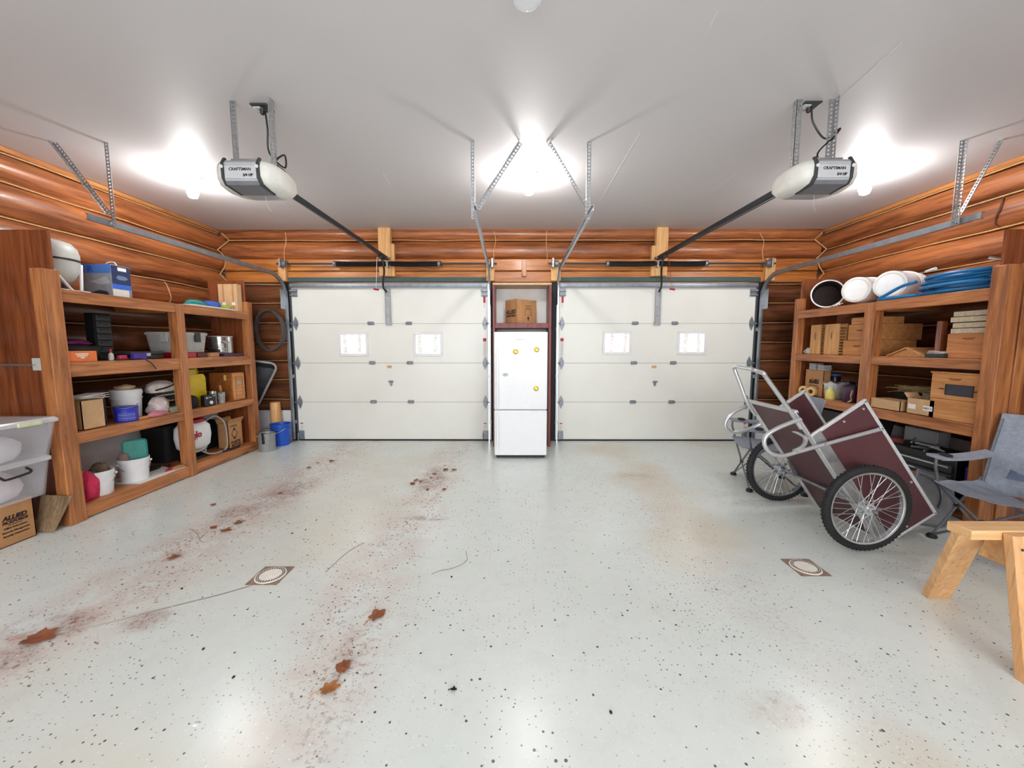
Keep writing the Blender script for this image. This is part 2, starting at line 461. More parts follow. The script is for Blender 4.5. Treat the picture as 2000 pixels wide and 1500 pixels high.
# ------------------------------------------------------------------ the setting
CZ = 3.15; YB = 5.83; YR = -3.2; XLW = -4.42; XRW = 4.62
struct('floor', box(-4.75, 4.95, YR - .2, 6.0, -.12, 0), floor_mat())
ceil = struct('ceiling', box(-4.75, 4.95, YR - .2, 6.1, CZ, CZ + .12), ceiling_mat())
bm = B()
for (u0, v0), (u1, v1) in (((1250, 260), (1170, 395)), ((748, 338), (762, 360)), ((1388, 376), (1440, 336)), ((1762, 82), (1642, 190)), ((1402, 20), (1378, 70))):
    a = onz(u0, v0, CZ); b = onz(u1, v1, CZ); bar(bm, a, b, .004, .003)
part('tape_seam', bm, flat('ceiling_tape_line', (226, 224, 222), .6), ceil, smooth=0)

def logs(bm, axis, a0, a1, rows, face, depth, seed, step=.22):
    """round logs lying along x or y: rows are (bottom, top), face the plane of the log middles"""
    for i, (z0, z1) in enumerate(rows):
        zc = (z0 + z1) / 2; rz = (z1 - z0) / 2 * 1.04; n = max(2, int((a1 - a0) / step)); sec = []
        for k in range(n + 1):
            a = a0 + (a1 - a0) * k / n; ring = []
            w = 1 + .12 * noise.noise(Vector((a * .9, i * 3.7, seed))); sh = .016 * noise.noise(Vector((a * .7, i * 5.1, seed + 9)))
            for q in range(20):
                t = 2 * PI * q / 20
                s = 1 + .05 * noise.noise(Vector((a * 1.7, math.cos(t) * 1.5 + i * 4, math.sin(t) * 1.5 + seed)))
                d = math.cos(t) * depth * w * s; z = zc + sh + math.sin(t) * rz * s
                ring.append((face + d, a, z) if axis == 'y' else (a, face + d, z))
            sec.append(ring)
        loft(bm, sec)
    return bm
def cords(bm, axis, a0, a1, zs, face, r=.0075, seed=0):
    for i, z in enumerate(zs):
        n = int((a1 - a0) / .2) + 1
        pts = [((face if axis == 'y' else a0 + (a1 - a0) * k / n), (a0 + (a1 - a0) * k / n if axis == 'y' else face), z + .012 * noise.noise(Vector((k * .35, i * 2.2, seed)))) for k in range(n + 1)]
        tube(bm, pts, r, 6)
    return bm
LB = [3.09, 2.845, 2.55, 2.26, 1.97, 1.68, 1.39, 1.10, .81, .50]
rowsL = list(zip(LB[1:], LB))
wl = struct('wall_left', logs(B(), 'y', YR, 5.9, rowsL[:4], XLW, .15, 1), LOGY)
part('lower_logs', logs(B(), 'y', YR, 5.9, rowsL[4:], XLW, .15, 2), LOGSHADE, wl, label='lower logs of the left wall, shelf shade painted into their colour')
part('joint_cord', tube(B(), [(XLW + .158 * math.cos(k * PI / 8 - PI / 2), 4.86 + .03 * math.sin(k), 2.115 + .15 * math.sin(k * PI / 8 - PI / 2)) for k in range(9)], .008, 6), CHINK, wl)
part('backing', box(-4.75, -4.47, YR - .2, 6.0, 0, CZ), WHITEP, wl, smooth=0)
part('chinking', cords(B(), 'y', YR, 5.82, LB[:-1], -4.345, seed=3), CHINK, wl)
part('foundation', box(-4.5, -4.30, YR, 5.86, 0, .52), CONC, wl, smooth=0)
part('ceiling_board', box(-4.45, -4.33, YR, 5.86, 3.10, CZ), TRIMW, wl, bevel=.01)
wr = struct('wall_right', logs(B(), 'y', YR, 5.9, rowsL[:4], XRW, .15, 21), LOGY)
part('lower_logs', logs(B(), 'y', YR, 5.9, rowsL[4:], XRW, .15, 22), LOGSHADE, wr, label='lower logs of the right wall, shelf shade painted into their colour')
part('joint_cord', tube(B(), [(XRW - .158 * math.cos(k * PI / 8 - PI / 2), 3.72 + .03 * math.sin(k), 2.70 + .15 * math.sin(k * PI / 8 - PI / 2)) for k in range(9)], .007, 6), flat('dark_crack', (110, 66, 36), .8), wr)
part('backing', box(4.67, 4.95, YR - .2, 6.0, 0, CZ), WHITEP, wr, smooth=0)
part('chinking', cords(B(), 'y', YR, 5.82, LB[:-1], 4.545, seed=13), CHINK, wr)
part('foundation', box(4.50, 4.70, YR, 5.86, 0, .52), CONC, wr, smooth=0)
part('ceiling_board', box(4.53, 4.65, YR, 5.86, 3.10, CZ), TRIMW, wr, bevel=.01)
# back wall: two log rows, squared timbers over the doors, short logs at both ends, a pier between the doors
D1 = (-3.315, -.385); D2 = (.68, 3.60); DT = 2.386
SB = [2.37, 2.09, 1.80, 1.51, 1.23, .94, .64, .46]
wb = struct('wall_back', logs(B(), 'x', -4.3, 4.5, [(3.0, 3.2), (2.73, 3.0)], YB + .1, .13, 31), LOGX)
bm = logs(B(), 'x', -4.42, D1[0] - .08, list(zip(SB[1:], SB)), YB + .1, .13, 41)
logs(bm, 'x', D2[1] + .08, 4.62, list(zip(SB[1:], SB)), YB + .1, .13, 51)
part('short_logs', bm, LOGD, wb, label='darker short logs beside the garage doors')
bm = B()
bx(bm, -4.75, 4.95, 5.97, 6.12, DT + .05, CZ + .1); bx(bm, -4.75, D1[0] - .02, 5.97, 6.12, 0, DT + .05)
bx(bm, D2[1] + .02, 4.95, 5.97, 6.12, 0, DT + .05); bx(bm, D1[1] + .02, D2[0] - .02, 5.97, 6.12, 0, DT + .05)
part('backing', bm, WHITEP, wb, smooth=0)
bm = B()
for z0, z1, q in ((2.555, 2.725, 0), (2.39, 2.55, .012)): bx(bm, -4.26, 4.46, YB - .045 + q, 5.97, z0, z1)
part('squared_timbers', bm, PLANKX, wb, bevel=.012)
bm = cords(B(), 'x', -4.2, 4.4, [3.0], YB, .007, 5); cords(bm, 'x', -4.2, D1[0] - .1, SB[:-1], YB + .012, .006, 6); cords(bm, 'x', D2[1] + .1, 4.45, SB[:-1], YB + .012, .006, 7)
for sgn, x0 in ((-1, -4.235), (1, 4.455)):   # zigzag where the corner logs interlock
    pts = [(x0 + sgn * .02, YB - .05, 3.09), (x0 - sgn * .06, YB - .02, 3.0), (x0 + sgn * .06, YB - .1, 2.845), (x0 - sgn * .03, YB - .05, 2.73), (x0 + sgn * .01, YB - .06, 2.6), (x0 + sgn * .05, YB - .1, 2.5), (x0 - sgn * .01, YB - .05, 2.4)]
    tube(bm, pts, .010, 6)
part('chinking', bm, CHINK, wb)
bm = box(-4.34, D1[0] - .1, YB - .01, 5.97, 0, .47); bx(bm, D2[1] + .1, 4.52, YB - .01, 5.97, 0, .47)
part('foundation', bm, CONC, wb, smooth=0)
bm = B()
for x0, x1 in ((D1[1] + .02, -.295), (.575, D2[0] - .02), (D1[0] - .1, D1[0] - .02), (D2[1] + .02, D2[1] + .1)): bx(bm, x0, x1, YB - .02, 6.0, 0, DT)
part('jamb', bm, DARKJ, wb, smooth=0)
bm = B()
for a, b in (D1, D2): bx(bm, a - .03, b + .03, YB - .05, YB + .03, DT + .01, DT + .075)
part('door_header', bm, GREEN, wb, bevel=.006)
# rear wall behind the viewpoint with a broad window and a glazed door: where the daylight comes in
bm = B()
bx(bm, -4.75, -3.2, YR - .2, YR, 0, CZ); bx(bm, 3.4, 4.95, YR - .2, YR, 0, CZ); bx(bm, -3.2, 3.4, YR - .2, YR, 0, .7); bx(bm, -3.2, 3.4, YR - .2, YR, 2.5, CZ)
struct('wall_rear', bm, WHITEP, smooth=0)
bm = B()
for x in (-3.2, -1.55, .1, 1.75, 3.34): bx(bm, x, x + .06, YR - .15, YR - .05, .7, 2.5)
bx(bm, -3.2, 3.4, YR - .15, YR - .05, .7, .77); bx(bm, -3.2, 3.4, YR - .15, YR - .05, 2.43, 2.5)
struct('window_1', bm, WHITE, smooth=0)
# trims: lumber pads that carry the door gear
k = 1
for x0, x1, z0, z1, y0, lab in ((-1.955, -1.78, DT + .08, CZ, 5.71, 0), (-1.80, -1.735, DT + .08, 2.93, 5.73, 0), (2.055, 2.225, DT + .08, CZ, 5.71, 0), (2.0, 2.06, DT + .08, 2.9, 5.73, 0),
                           (-3.44, -3.33, 2.40, 2.70, 5.73, 0), (-.40, -.28, 2.40, 2.70, 5.73, 0), (.545, .69, 2.40, 2.70, 5.73, 0), (3.66, 3.80, 2.40, 2.72, 5.73, 0)):
    struct('trim_%d' % k, box(x0, x1, y0, YB - .03, z0, z1), LUMBER, bevel=.006); k += 1
struct('trim_%d' % k, box(.12, .19, 5.755, YB - .04, 2.47, 2.69), SHELFZ, bevel=.004)

# ------------------------------------------------------------------ garage doors
def garage_door(n, x0, x1, wins, hinges, xm):
    d = struct('door_%d' % n, box(x0, x1, YB, YB + .015, 0.005, .02), BLACK, smooth=0)
    zs = [.012, .600, 1.197, 1.789, DT]
    for i in range(4):
        bm = B(); z0, z1 = zs[i] + .003, zs[i + 1] - .003
        if i == 2:
            xs = [x0]
            for w in wins: xs += [w[0], w[1]]
            xs.append(x1); wz0, wz1 = wins[0][2:]
            for q in range(0, len(xs), 2): bx(bm, xs[q], xs[q + 1], YB, YB + .045, z0, z1)
            for w in wins: bx(bm, w[0], w[1], YB, YB + .045, z0, wz0); bx(bm, w[0], w[1], YB, YB + .045, wz1, z1)
        else: bx(bm, x0, x1, YB, YB + .045, z0, z1)
        part('door_panel', bm, DOORW, d, smooth=0)
    bm = B()
    for z in zs[1:4]: bx(bm, x0 + .01, x1 - .01, YB + .004, YB + .02, z - .004, z + .004)
    part('seam_gasket', bm, SEAMG, d, smooth=0)
    part('bottom_seal', box(x0, x1, YB - .012, YB + .04, 0, .016), BLACKM, d, smooth=0)
    for w in wins:
        a, b, c, e = w; t = .028; bm = B()
        bx(bm, a - .012, b + .012, YB - .014, YB + .05, e - t, e + .012); bx(bm, a - .012, b + .012, YB - .014, YB + .05, c - .012, c + t)
        bx(bm, a - .012, a + t, YB - .014, YB + .05, c + t, e - t); bx(bm, b - t, b + .012, YB - .014, YB + .05, c + t, e - t)
        f = part('window_frame', bm, WHITE, d, bevel=.004)
        part('pane', box(a + t, b - t, YB + .02, YB + .024, c + t, e - t), PANE, f, smooth=0)
    # top strut, the operator bracket, hinges and rollers
    bm = bar(B(), (x0, YB - .03, DT - .035), (x1, YB - .03, DT - .035), .05, .045)
    bx(bm, x0, x1, YB - .06, YB - .045, DT - .075, DT - .055)
    part('strut', bm, TRACK, d, bevel=.006)
    bm = box(xm - .035, xm + .035, YB - .012, YB - .004, 1.80, 2.30)
    bx(bm, xm - .04, xm - .032, YB - .04, YB - .004, 1.80, 2.30); bx(bm, xm + .032, xm + .04, YB - .04, YB - .004, 1.80, 2.30)
    for z in (1.9, 2.05, 2.2): lathe(bm, [(0, 0), (.012, 0), (.012, .01), (0, .01)], 8, frame_m((xm, YB - .012, z), (1, 0, 0), (0, 0, 1)))
    bx(bm, xm - .045, xm + .045, YB - .03, YB, 1.765, 1.81)
    part('operator_bracket', bm, GALV, d, bevel=.003)
    def hinge(x, z):
        bm = box(x - .042, x + .042, YB - .01, YB, z - .022, z + .03); bx(bm, x - .045, x - .03, YB - .03, YB, z - .012, z + .022); bx(bm, x + .03, x + .045, YB - .03, YB, z - .012, z + .022)
        tube(bm, [(x - .05, YB - .022, z), (x + .05, YB - .022, z)], .009, 8)
        part('hinge', bm, GALVD, d, bevel=.002)
    for x in hinges:
        for z in zs[1:4]: hinge(x, z)
    for sx, x in ((1, x0 + .045), (-1, x1 - .045)):
        for z in zs[1:4]:
            bm = prism(B(), [(-.034, -.03), (0, -.105), (.034, -.03), (.034, .03), (0, .105), (-.034, .03)], .014, frame_m((x, YB, z), (1, 0, 0), (0, 0, 1)))
            tube(bm, [(x - sx * .07, YB - .03, z), (x + sx * .03, YB - .03, z)], .011, 8); bx(bm, x - .02, x + .02, YB - .045, YB - .01, z - .022, z + .022)
            part('edge_hinge', bm, GALVD, d, bevel=.002)
        bm = box(x - .045, x + .045, YB - .012, YB, DT - .2, DT - .09); bx(bm, x - .05, x + .05, YB - .05, YB - .01, DT - .13, DT - .1); bx(bm, x - .05, x + .05, YB - .045, YB - .01, DT - .19, DT - .17)
        part('top_roller_bracket', bm, GALVD, d, bevel=.003)
        bm = box(x - .04, x + .04, YB - .014, YB, .02, .155); bx(bm, x - .045, x - .03, YB - .05, YB - .01, .02, .12)
        for q in range(3): lathe(bm, [(0, 0), (.009, 0), (.009, .006), (0, .006)], 8, frame_m((x + .01, YB - .014, .045 + q * .04), (1, 0, 0), (0, 0, 1)))
        part('bottom_bracket', bm, GALVD, d, bevel=.003)
    def sticker(x, z, w, h, red):
        bm = box(x - w / 2, x + w / 2, YB - .003, YB, z - h / 2, z + h / 2); s = part('warning_label', bm, PAPER, d, smooth=0)
        bm = box(x - w / 2 + .004, x + w / 2 - .004, YB - .0045, YB - .003, z + h / 2 - red, z + h / 2 - .004)
        part('red_band', bm, INKR, s, smooth=0)
        bm = B()
        for q in range(int((h - red) / .02)): bx(bm, x - w / 2 + .008, x + w / 2 - .012, YB - .0042, YB - .003, z - h / 2 + .01 + q * .02, z - h / 2 + .015 + q * .02)
        if q: part('print_line', bm, GPRINT, s, smooth=0)
    xs = (x1 - .05) if n == 1 else (x0 + .05)
    sticker(xs, 1.44, .055, .27, .05); sticker(xs, 2.11, .04, .17, .10)
    sticker(x0 + .05, .22, .05, .12, .02); sticker(x1 - .05, .22, .05, .12, .02)
    part('data_plate', box(xm - .05, xm + .02, YB - .003, YB, 1.12, 1.16), CARDL, d, smooth=0)
    bm = prism(B(), [(-.028, .03), (.028, .03), (.02, -.03), (.008, -.055), (-.008, -.055), (-.02, -.03)], .012, frame_m((xm + .005, YB, .9), (1, 0, 0), (0, 0, 1)))
    tube(bm, [(xm - .035, YB - .02, .915), (xm + .045, YB - .02, .915)], .008, 8); lathe(bm, [(0, 0), (.014, 0), (.014, .025), (0, .025)], 10, frame_m((xm + .005, YB - .01, .89), (1, 0, 0), (0, 0, -1)))
    part('lock_handle', bm, GALVD, d, bevel=.002)
    return d
def wx(u, v=670): return ony(u, v, YB).x
def wz(v, u=1000): return ony(u, v, YB).z
W1 = [(wx(663), wx(718), wz(694), wz(650)), (wx(809), wx(863), wz(694), wz(650))]
W2 = [(wx(1178), wx(1232), wz(691), wz(648)), (wx(1324), wx(1378), wz(691), wz(648))]
garage_door(1, D1[0], D1[1], W1, (wx(726), wx(800)), wx(761))
garage_door(2, D2[0], D2[1], W2, (wx(1239), wx(1316)), wx(1281))
# ------------------------------------------------------------------ door gear under the ceiling
def perforated(bm, p, q, w=.034, t=.0025, turn=(0, -1, 0), pitch=.028):
    """slotted angle iron from p to q: two flanges of rails and rungs"""
    p = Vector(p); q = Vector(q); d = q - p; L = d.length; n = int(L / pitch)
    m = frame_m(p, d, turn)
    for fl in (0, 1):
        def pl(x0, x1, a0, a1):
            if fl == 0: ob(bm, m, x0, x1, a0, a1, 0, t)
            else: ob(bm, m, x0, x1, 0, t, a0, a1)
        pl(0, L, 0, w * .30); pl(0, L, w * .72, w)
        for k in range(n + 1):
            x = k * L / n; pl(max(0, x - pitch * .24), min(L, x + pitch * .24), w * .30, w * .72)
    return bm
def track(name, label, X, hx, diag, outer, zt=2.47, ybeg=3.22, Xn=None):
    """one roller track: upright by the jamb, bend, level run and its hanger of slotted angle"""
    t = thing(name, label, 'door track', (X, YB - .1, 0), group='roller tracks of the two garage doors')
    R = .32; yv = YB - .09
    prof = [(-.026, -.012), (-.026, .012), (-.021, .012), (-.021, -.006), (.021, -.006), (.021, .012), (.026, .012), (.026, -.012)]
    path = [((yv, z), (0, 1)) for z in (.04, .8, 1.6, zt - R)]
    for k in range(1, 10):
        a = PI / 2 * k / 9; path.append(((yv - R + R * math.cos(a), zt - R + R * math.sin(a)), (-math.sin(a), math.cos(a))))
    path += [((y, zt + .03 * (yv - R - y) / 2), (-1, 0)) for y in (4.9, 4.3, 3.7, ybeg)]
    sec = []
    for (y, z), (dy, dz) in path:
        ny, nz = dz, -dy     # outward normal in the plane of the track
        xs_ = X + ((Xn or X) - X) * max(0, min(1, (yv - y) / (yv - 3.3)))
        sec.append([(xs_ + outer * b, y + ny * a, z + nz * a) for a, b in prof])
    part('rail', loft(B(), sec), TRACKB if abs(X) < 1 else TRACK, t, smooth=30)
    for z in (.3, 1.0, 1.7): part('wall_bracket', box(X - .02, X + .02, yv + .02, YB - .02, z - .025, z + .025), GALVD, t, bevel=.002)
    part('flag_bracket', box(X + outer * .012, X + outer * .016, yv - .12, YB - .02, zt - R - .16, zt - R + .12), GALV, t, bevel=.002)
    bm = perforated(B(), (hx, 3.39, zt + .0), (hx, 3.39, CZ), turn=(1 if diag < hx else -1, 0, 0))
    part('hanger_strap', bm, GALV, t, smooth=0)
    bm = perforated(B(), (hx + (.01 if diag > hx else -.01), 3.385, zt + .09), (diag, 3.39, CZ), turn=(0, -1, 0))
    part('diagonal_strap', bm, GALV, t, smooth=0)
    part('mounting_bolt', lathe(B(), [(0, 0), (.014, 0), (.014, .01), (0, .01)], 8, frame_m((hx, 3.385, zt + .02), (1, 0, 0), (0, 0, 1))), GALVD, t)
    return t
track('door_track', 'grey roller track along the log wall left of the left garage door', -3.345, -3.43, -3.86, -1, Xn=-3.46)
track('door_track', 'bright roller track at the right edge of the left garage door', -.35, -.325, .045, 1, 2.53, Xn=-.315)
track('door_track', 'bright roller track at the left edge of the right garage door', .645, .615, .27, -1, 2.53, Xn=.635)
track('door_track', 'grey roller track along the log wall right of the right garage door', 3.635, 3.735, 4.02, 1, Xn=3.765)

def spring(name, label, x0, x1, xs0, xs1, xm):
    t = thing(name, label, 'torsion spring', (xm, 5.68, 2.635), group='torsion springs above the garage doors')
    y, z = 5.68, 2.635
    part('shaft', tube(B(), [(x0 - .12, y, z), (x1 + .12, y, z)], .0125, 10), DSTEEL, t)
    bm = B(); n = 150
    for a, b in ((xs0, xm - .03), (xm + .03, xs1)):
        turns = int((b - a) / .0135); pts = []
        for k in range(turns * 8 + 1):
            q = PI * 2 * k / 8; pts.append((a + (b - a) * k / (turns * 8), y + .032 * math.cos(q), z + .032 * math.sin(q) - .006 * math.sin(PI * k / (turns * 8))))
        tube(bm, pts, .0062, 5)
    part('coil', bm, BLACK, t)
    for x in (xs0, xs1): part('winding_cone', lathe(B(), [(0, 0), (.039, 0), (.041, .03), (.024, .05), (0, .05)], 14, frame_m((x - (0 if x == xs0 else .05), y, z), (0, 1, 0), (0, 0, 1))), GALVD, t)
    bm = box(xm - .012, xm + .012, y - .03, 5.712, z - .06, z + .038); lathe(bm, [(0, 0), (.036, 0), (.036, .03), (0, .03)], 14, frame_m((xm - .015, y, z), (0, 1, 0), (0, 0, 1)))
    part('anchor_bracket', bm, GALV, t, bevel=.002)
    for x in (x0, x1):
        part('cable_drum', lathe(B(), [(0, 0), (.052, 0), (.052, .008), (.042, .012), (.042, .04), (.052, .045), (.052, .052), (0, .052)], 18, frame_m((x - .026, y, z), (0, 1, 0), (0, 0, 1))), GALVD, t)
        part('bearing_plate', box(x - (.07 if x == x0 else -.04), x - (.04 if x == x0 else -.07), y - .05, 5.73, z - .06, z + .07), GALV, t, bevel=.003)
    return t
def sx_(u): return ony(u, 520, 5.68).x
spring('torsion_spring', 'black wound spring on its shaft above the left garage door', -3.30, -.36, sx_(652), sx_(862), sx_(757))
spring('torsion_spring', 'black wound spring on its shaft above the right garage door', .62, 3.64, sx_(1184), sx_(1383), sx_(1284))

def opener(label, xc, xmd, s, zb, straps, ydoor, ju):
    """garage door opener: moulded power head on hangers, rail to the wall, trolley and arm to the door"""
    t = thing('garage_door_opener', label, 'door opener', (xc, 2.85, zb), group='garage door openers')
    y0 = 2.70; hw = .118; LK = .80
    # middle shell: front face, chin and belly
    side = [(y0 + LK * .02, zb + .165), (y0, zb + .145), (y0 + LK * .005, zb + .04), (y0 + LK * .03, zb + .012), (y0 + LK * .22, zb), (y0 + LK * .40, zb + .015), (y0 + LK * .46, zb + .065), (y0 + LK * .43, zb + .15), (y0 + LK * .33, zb + .178), (y0 + LK * .10, zb + .182)]
    part('housing', prism(B(), side, 2 * hw, frame_m((xc - hw, 0, 0), (0, 1, 0), (0, 0, 1))), SILV, t, bevel=.008)
    part('belly_panel', prism(B(), [(y0 + LK * .012, zb + .03), (y0 + LK * .03, zb + .009), (y0 + LK * .22, zb - .003), (y0 + LK * .22, zb + .006), (y0 + LK * .035, zb + .018), (y0 + LK * .016, zb + .036)], 2 * hw - .02, frame_m((xc - hw + .01, 0, 0), (0, 1, 0), (0, 0, 1))), OBELLY, t, bevel=.002)
    part('face_plate', box(xc - hw + .012, xc + hw - .012, y0 - .004, y0 + LK * .01, zb + .042, zb + .125), OFACE, t, bevel=.003)
    # bulging white light covers on both sides
    for sg in (-1, 1):
        sec = []
        for k in range(7):
            a = PI / 2 * k / 6; out = math.sin(a) * .10; sc = .42 + .58 * math.cos(a) if k < 6 else .46
            cy, cz = y0 + LK * .25, zb + .08
            ring = [(xc + sg * (hw + out), cy + (yy - cy) * sc, cz + (zz - cz) * (.35 + .65 * sc)) for yy, zz in [(y0 + LK * .02, zb + .16), (y0 + LK * .005, zb + .125), (y0 + LK * .01, zb + .06), (y0 + LK * .05, zb + .022), (y0 + LK * .15, zb + .008), (y0 + LK * .25, zb + .003), (y0 + LK * .38, zb + .014), (y0 + LK * .45, zb + .06), (y0 + LK * .44, zb + .125), (y0 + LK * .36, zb + .16), (y0 + LK * .21, zb + .175), (y0 + LK * .08, zb + .175)]]
            sec.append(ring)
        part('light_cover', loft(B(), sec), OFFW, t, smooth=60)
        bm = prism(B(), [(y0 - .006, zb + .04), (y0 - .012, zb + .14), (y0 + LK * .02, zb + .184), (y0 + LK * .045, zb + .184), (y0 + LK * .02, zb + .14), (y0 + LK * .026, zb + .055), (y0 + LK * .06, zb + .024), (y0 + LK * .22, zb + .012), (y0 + LK * .22, zb - .004), (y0 + LK * .028, zb + .006)], .016, frame_m((xc + sg * (hw + .001) - .008, 0, 0), (0, 1, 0), (0, 0, 1)))
        part('dark_trim', bm, CHAR, t, bevel=.003)
        part('screw_cap', lathe(B(), [(0, 0), (.012, 0), (.010, .006), (0, .008)], 12, frame_m((xc + sg * hw, y0 - .012, zb + .115), (1, 0, 0), (0, 0, 1))), OFFW, t)
    text(t, 'CRAFTSMAN', (xc, y0 - .0052, zb + .10), (1, 0, 0), (0, 0, 1), .026, INK, bold=.0006)
    text(t, '3/4 HP', (xc + .05, y0 - .0052, zb + .062), (1, 0, 0), (0, 0, 1), .024, INK, bold=.001, shear=.15)
    bm = box(xc - hw + .03, xc + hw - .03, y0 + .04, y0 + .33, zb + .178, zb + .188)
    part('mounting_plate', bm, GALV, t, bevel=.002)
    for (x, y) in straps:
        bm = perforated(B(), (x, y, zb + .16), (x, y, CZ), .04, turn=(1 if x < xc else -1, 0, 0), pitch=.026)
        part('hanger_strap', bm, GALV, t, smooth=0)
    # rail, chain trolley, arm, release cord
    zr = zb + .165; a = (xc, y0 + .34, zr); b = (xmd, 5.66, zr + .0)
    bm = bar(B(), a, b, .032, .045); d = (Vector(b) - Vector(a)).normalized()
    tube(bm, [Vector(a) + Vector((.02, 0, -.03)), Vector(b) + Vector((.02, -.4, -.03))], .005, 6)
    part('rail', bm, ORAIL, t, bevel=.004)
    part('header_bracket', bar(B(), Vector(b) + Vector((0, -.06, 0)), Vector((xmd, 5.705, zr + .01)), .05, .03), GALVD, t, bevel=.002)
    ty = 5.42
    part('trolley', box(xmd - .035, xmd + .035, ty - .09, ty + .09, zr - .055, zr - .024), BLACK, t, bevel=.006)
    part('door_arm', tube(B(), smoothpath([(xmd, ty, zr - .05), (xmd + .004, ty + .06, zr - .2), (ju[0] - .01, YB - .16, 2.32), (ju[0], YB - .05, 2.25)], 5), .014, 8), BLACK, t)
    cord = tube(B(), [(xmd + s * .06, ty - .03, zr - .05), (ju[1], ty - .03, 2.24)], .003, 5)
    bx(cord, xmd + s * .03, xmd + s * .062, ty - .035, ty - .02, zr - .05, zr - .04)
    rc = part('release_cord', cord, CORDW if s < 0 else INKR, t)
    bm = tube(B(), [(ju[1] - .035, ty - .03, 2.235), (ju[1] + .035, ty - .03, 2.225)], .013, 8); part('release_handle', bm, flat('red_release_handle', (178, 20, 60), .4), rc)
    part('antenna_wire', tube(B(), smoothpath([(xc + .03, y0 + .2, zb + .004), (xc + .04, y0 + .21, zb - .06), (xc + .06, y0 + .22, zb - .10)], 4), .0016, 5), LGREY, t)
    return t
def power_cord(t, outlet, pts):
    part('power_cord', tube(B(), smoothpath(pts, 6), .006, 6), BLACK, t)
    part('plug', tube(B(), [outlet + Vector((0, 0, -.012)), outlet + Vector((0, 0, -.05))], [.02, .012], 8), BLACK, t)
def outlet(label, p):
    t = thing('ceiling_outlet', label, 'outlet', p, group='ceiling power outlets')
    part('box_cover', box(p.x - .06, p.x + .06, p.y - .05, p.y + .05, CZ - .012, CZ), CHAR, t, bevel=.004)
    part('socket', box(p.x - .05, p.x + .0, p.y - .03, p.y + .03, CZ - .02, CZ - .01), LGREY, t, bevel=.004)
def cz(u, v): return onz(u, v, CZ)
zo = 2.535
oL = opener('white and silver door opener hanging at left, above the mud-stained floor', -1.832, -1.807, -1, zo, ((-1.97, 2.84), (-1.665, 2.84)), 5.4, (wx(760), sx_(747)))
p = cz(512, 209); outlet('dark ceiling outlet above the left door opener', p)
power_cord(oL, p, [p + Vector((.02, 0, -.03)), p + Vector((.03, 0, -.15)), p + Vector((.02, .02, -.3)), p + Vector((.12, .03, -.40)), (-1.62, 2.86, 2.80), (-1.70, 2.88, 2.76), (-1.66, 2.94, 2.71), (-1.69, 3.0, 2.66), (-1.72, 3.02, 2.64)])
oR = opener('white and silver door opener hanging at right, above the wheeled garden cart', 2.135, 2.05, 1, zo, ((1.955, 2.84), (2.215, 2.84)), 5.4, (wx(1281), sx_(1299)))
p = cz(1580, 205); outlet('dark ceiling outlet above the right door opener', p)
power_cord(oR, p, [p + Vector((.02, 0, -.03)), p + Vector((.04, 0, -.12)), p + Vector((.14, .01, -.22)), (2.28, 2.86, 2.97), (2.22, 2.83, 2.90), (2.13, 2.85, 2.80), (2.18, 2.86, 2.72)])

# ------------------------------------------------------------------ lamps
def lamp(label, p, lit):
    t = thing('ceiling_light', label, 'ceiling light', (p.x, p.y, CZ), group='round ceiling lights')
    part('base', lathe(B(), [(0, 0), (.085, 0), (.085, -.012), (.07, -.03), (.045, -.045), (0, -.045)], 28, Matrix.Translation((p.x, p.y, CZ))), WHITE, t)
    if lit:
        part('bulb', lathe(B(), [(0, -.045), (.016, -.046), (.022, -.08), (.044, -.125), (.05, -.16), (.036, -.20), (0, -.214)], 20, Matrix.Translation((p.x, p.y, CZ))), BULB, t)
    else:
        part('bulb', lathe(B(), [(0, -.045), (.014, -.046), (.016, -.06), (.03, -.085), (.032, -.105), (.02, -.128), (0, -.135)], 18, Matrix.Translation((p.x, p.y, CZ))), WHITE, t)
        part('glass_jar', lathe(B(), [(.046, -.04), (.066, -.06), (.07, -.10), (.062, -.15), (.03, -.172), (0, -.176)], 24, Matrix.Translation((p.x, p.y, CZ))), JAR, t)
lamp('lit ceiling light between the two pairs of track hangers', cz(1033, 338), True)
lamp('lit ceiling light beside the left door opener', cz(374, 345), True)
lamp('lit ceiling light beside the right door opener', cz(1692, 337), True)
lamp('unlit glass jar ceiling light at the top edge of the photo', onz(1030, 6, CZ - .16), False)
lamp('lit ceiling light behind the viewpoint', Vector((.05, -1.5, CZ)), True)

# bell wires tacked to the logs
def wire(label, pts):
    P = [ony(u, v, 5.70 - (0.0 if v > 500 else .02)) for u, v in pts]
    solo('bell_wire', label, 'wire', tube(B(), smoothpath(P, 5), .0035, 5), WIREC, group='thin wires over the log wall')
wire('thin tan wire on the logs left of the left door spring', [(557, 453), (559, 470), (555, 490), (556, 512)])
wire('thin tan wire on the logs left of the cardboard box niche', [(965, 452), (968, 470), (964, 495), (966, 525), (964, 548)])
wire('thin tan wire on the logs right of the cardboard box niche', [(1068, 450), (1067, 475), (1069, 500), (1066, 516)])
wire('thin tan wire on the logs at the far right track', [(1484, 455), (1492, 472), (1489, 490), (1491, 510)])

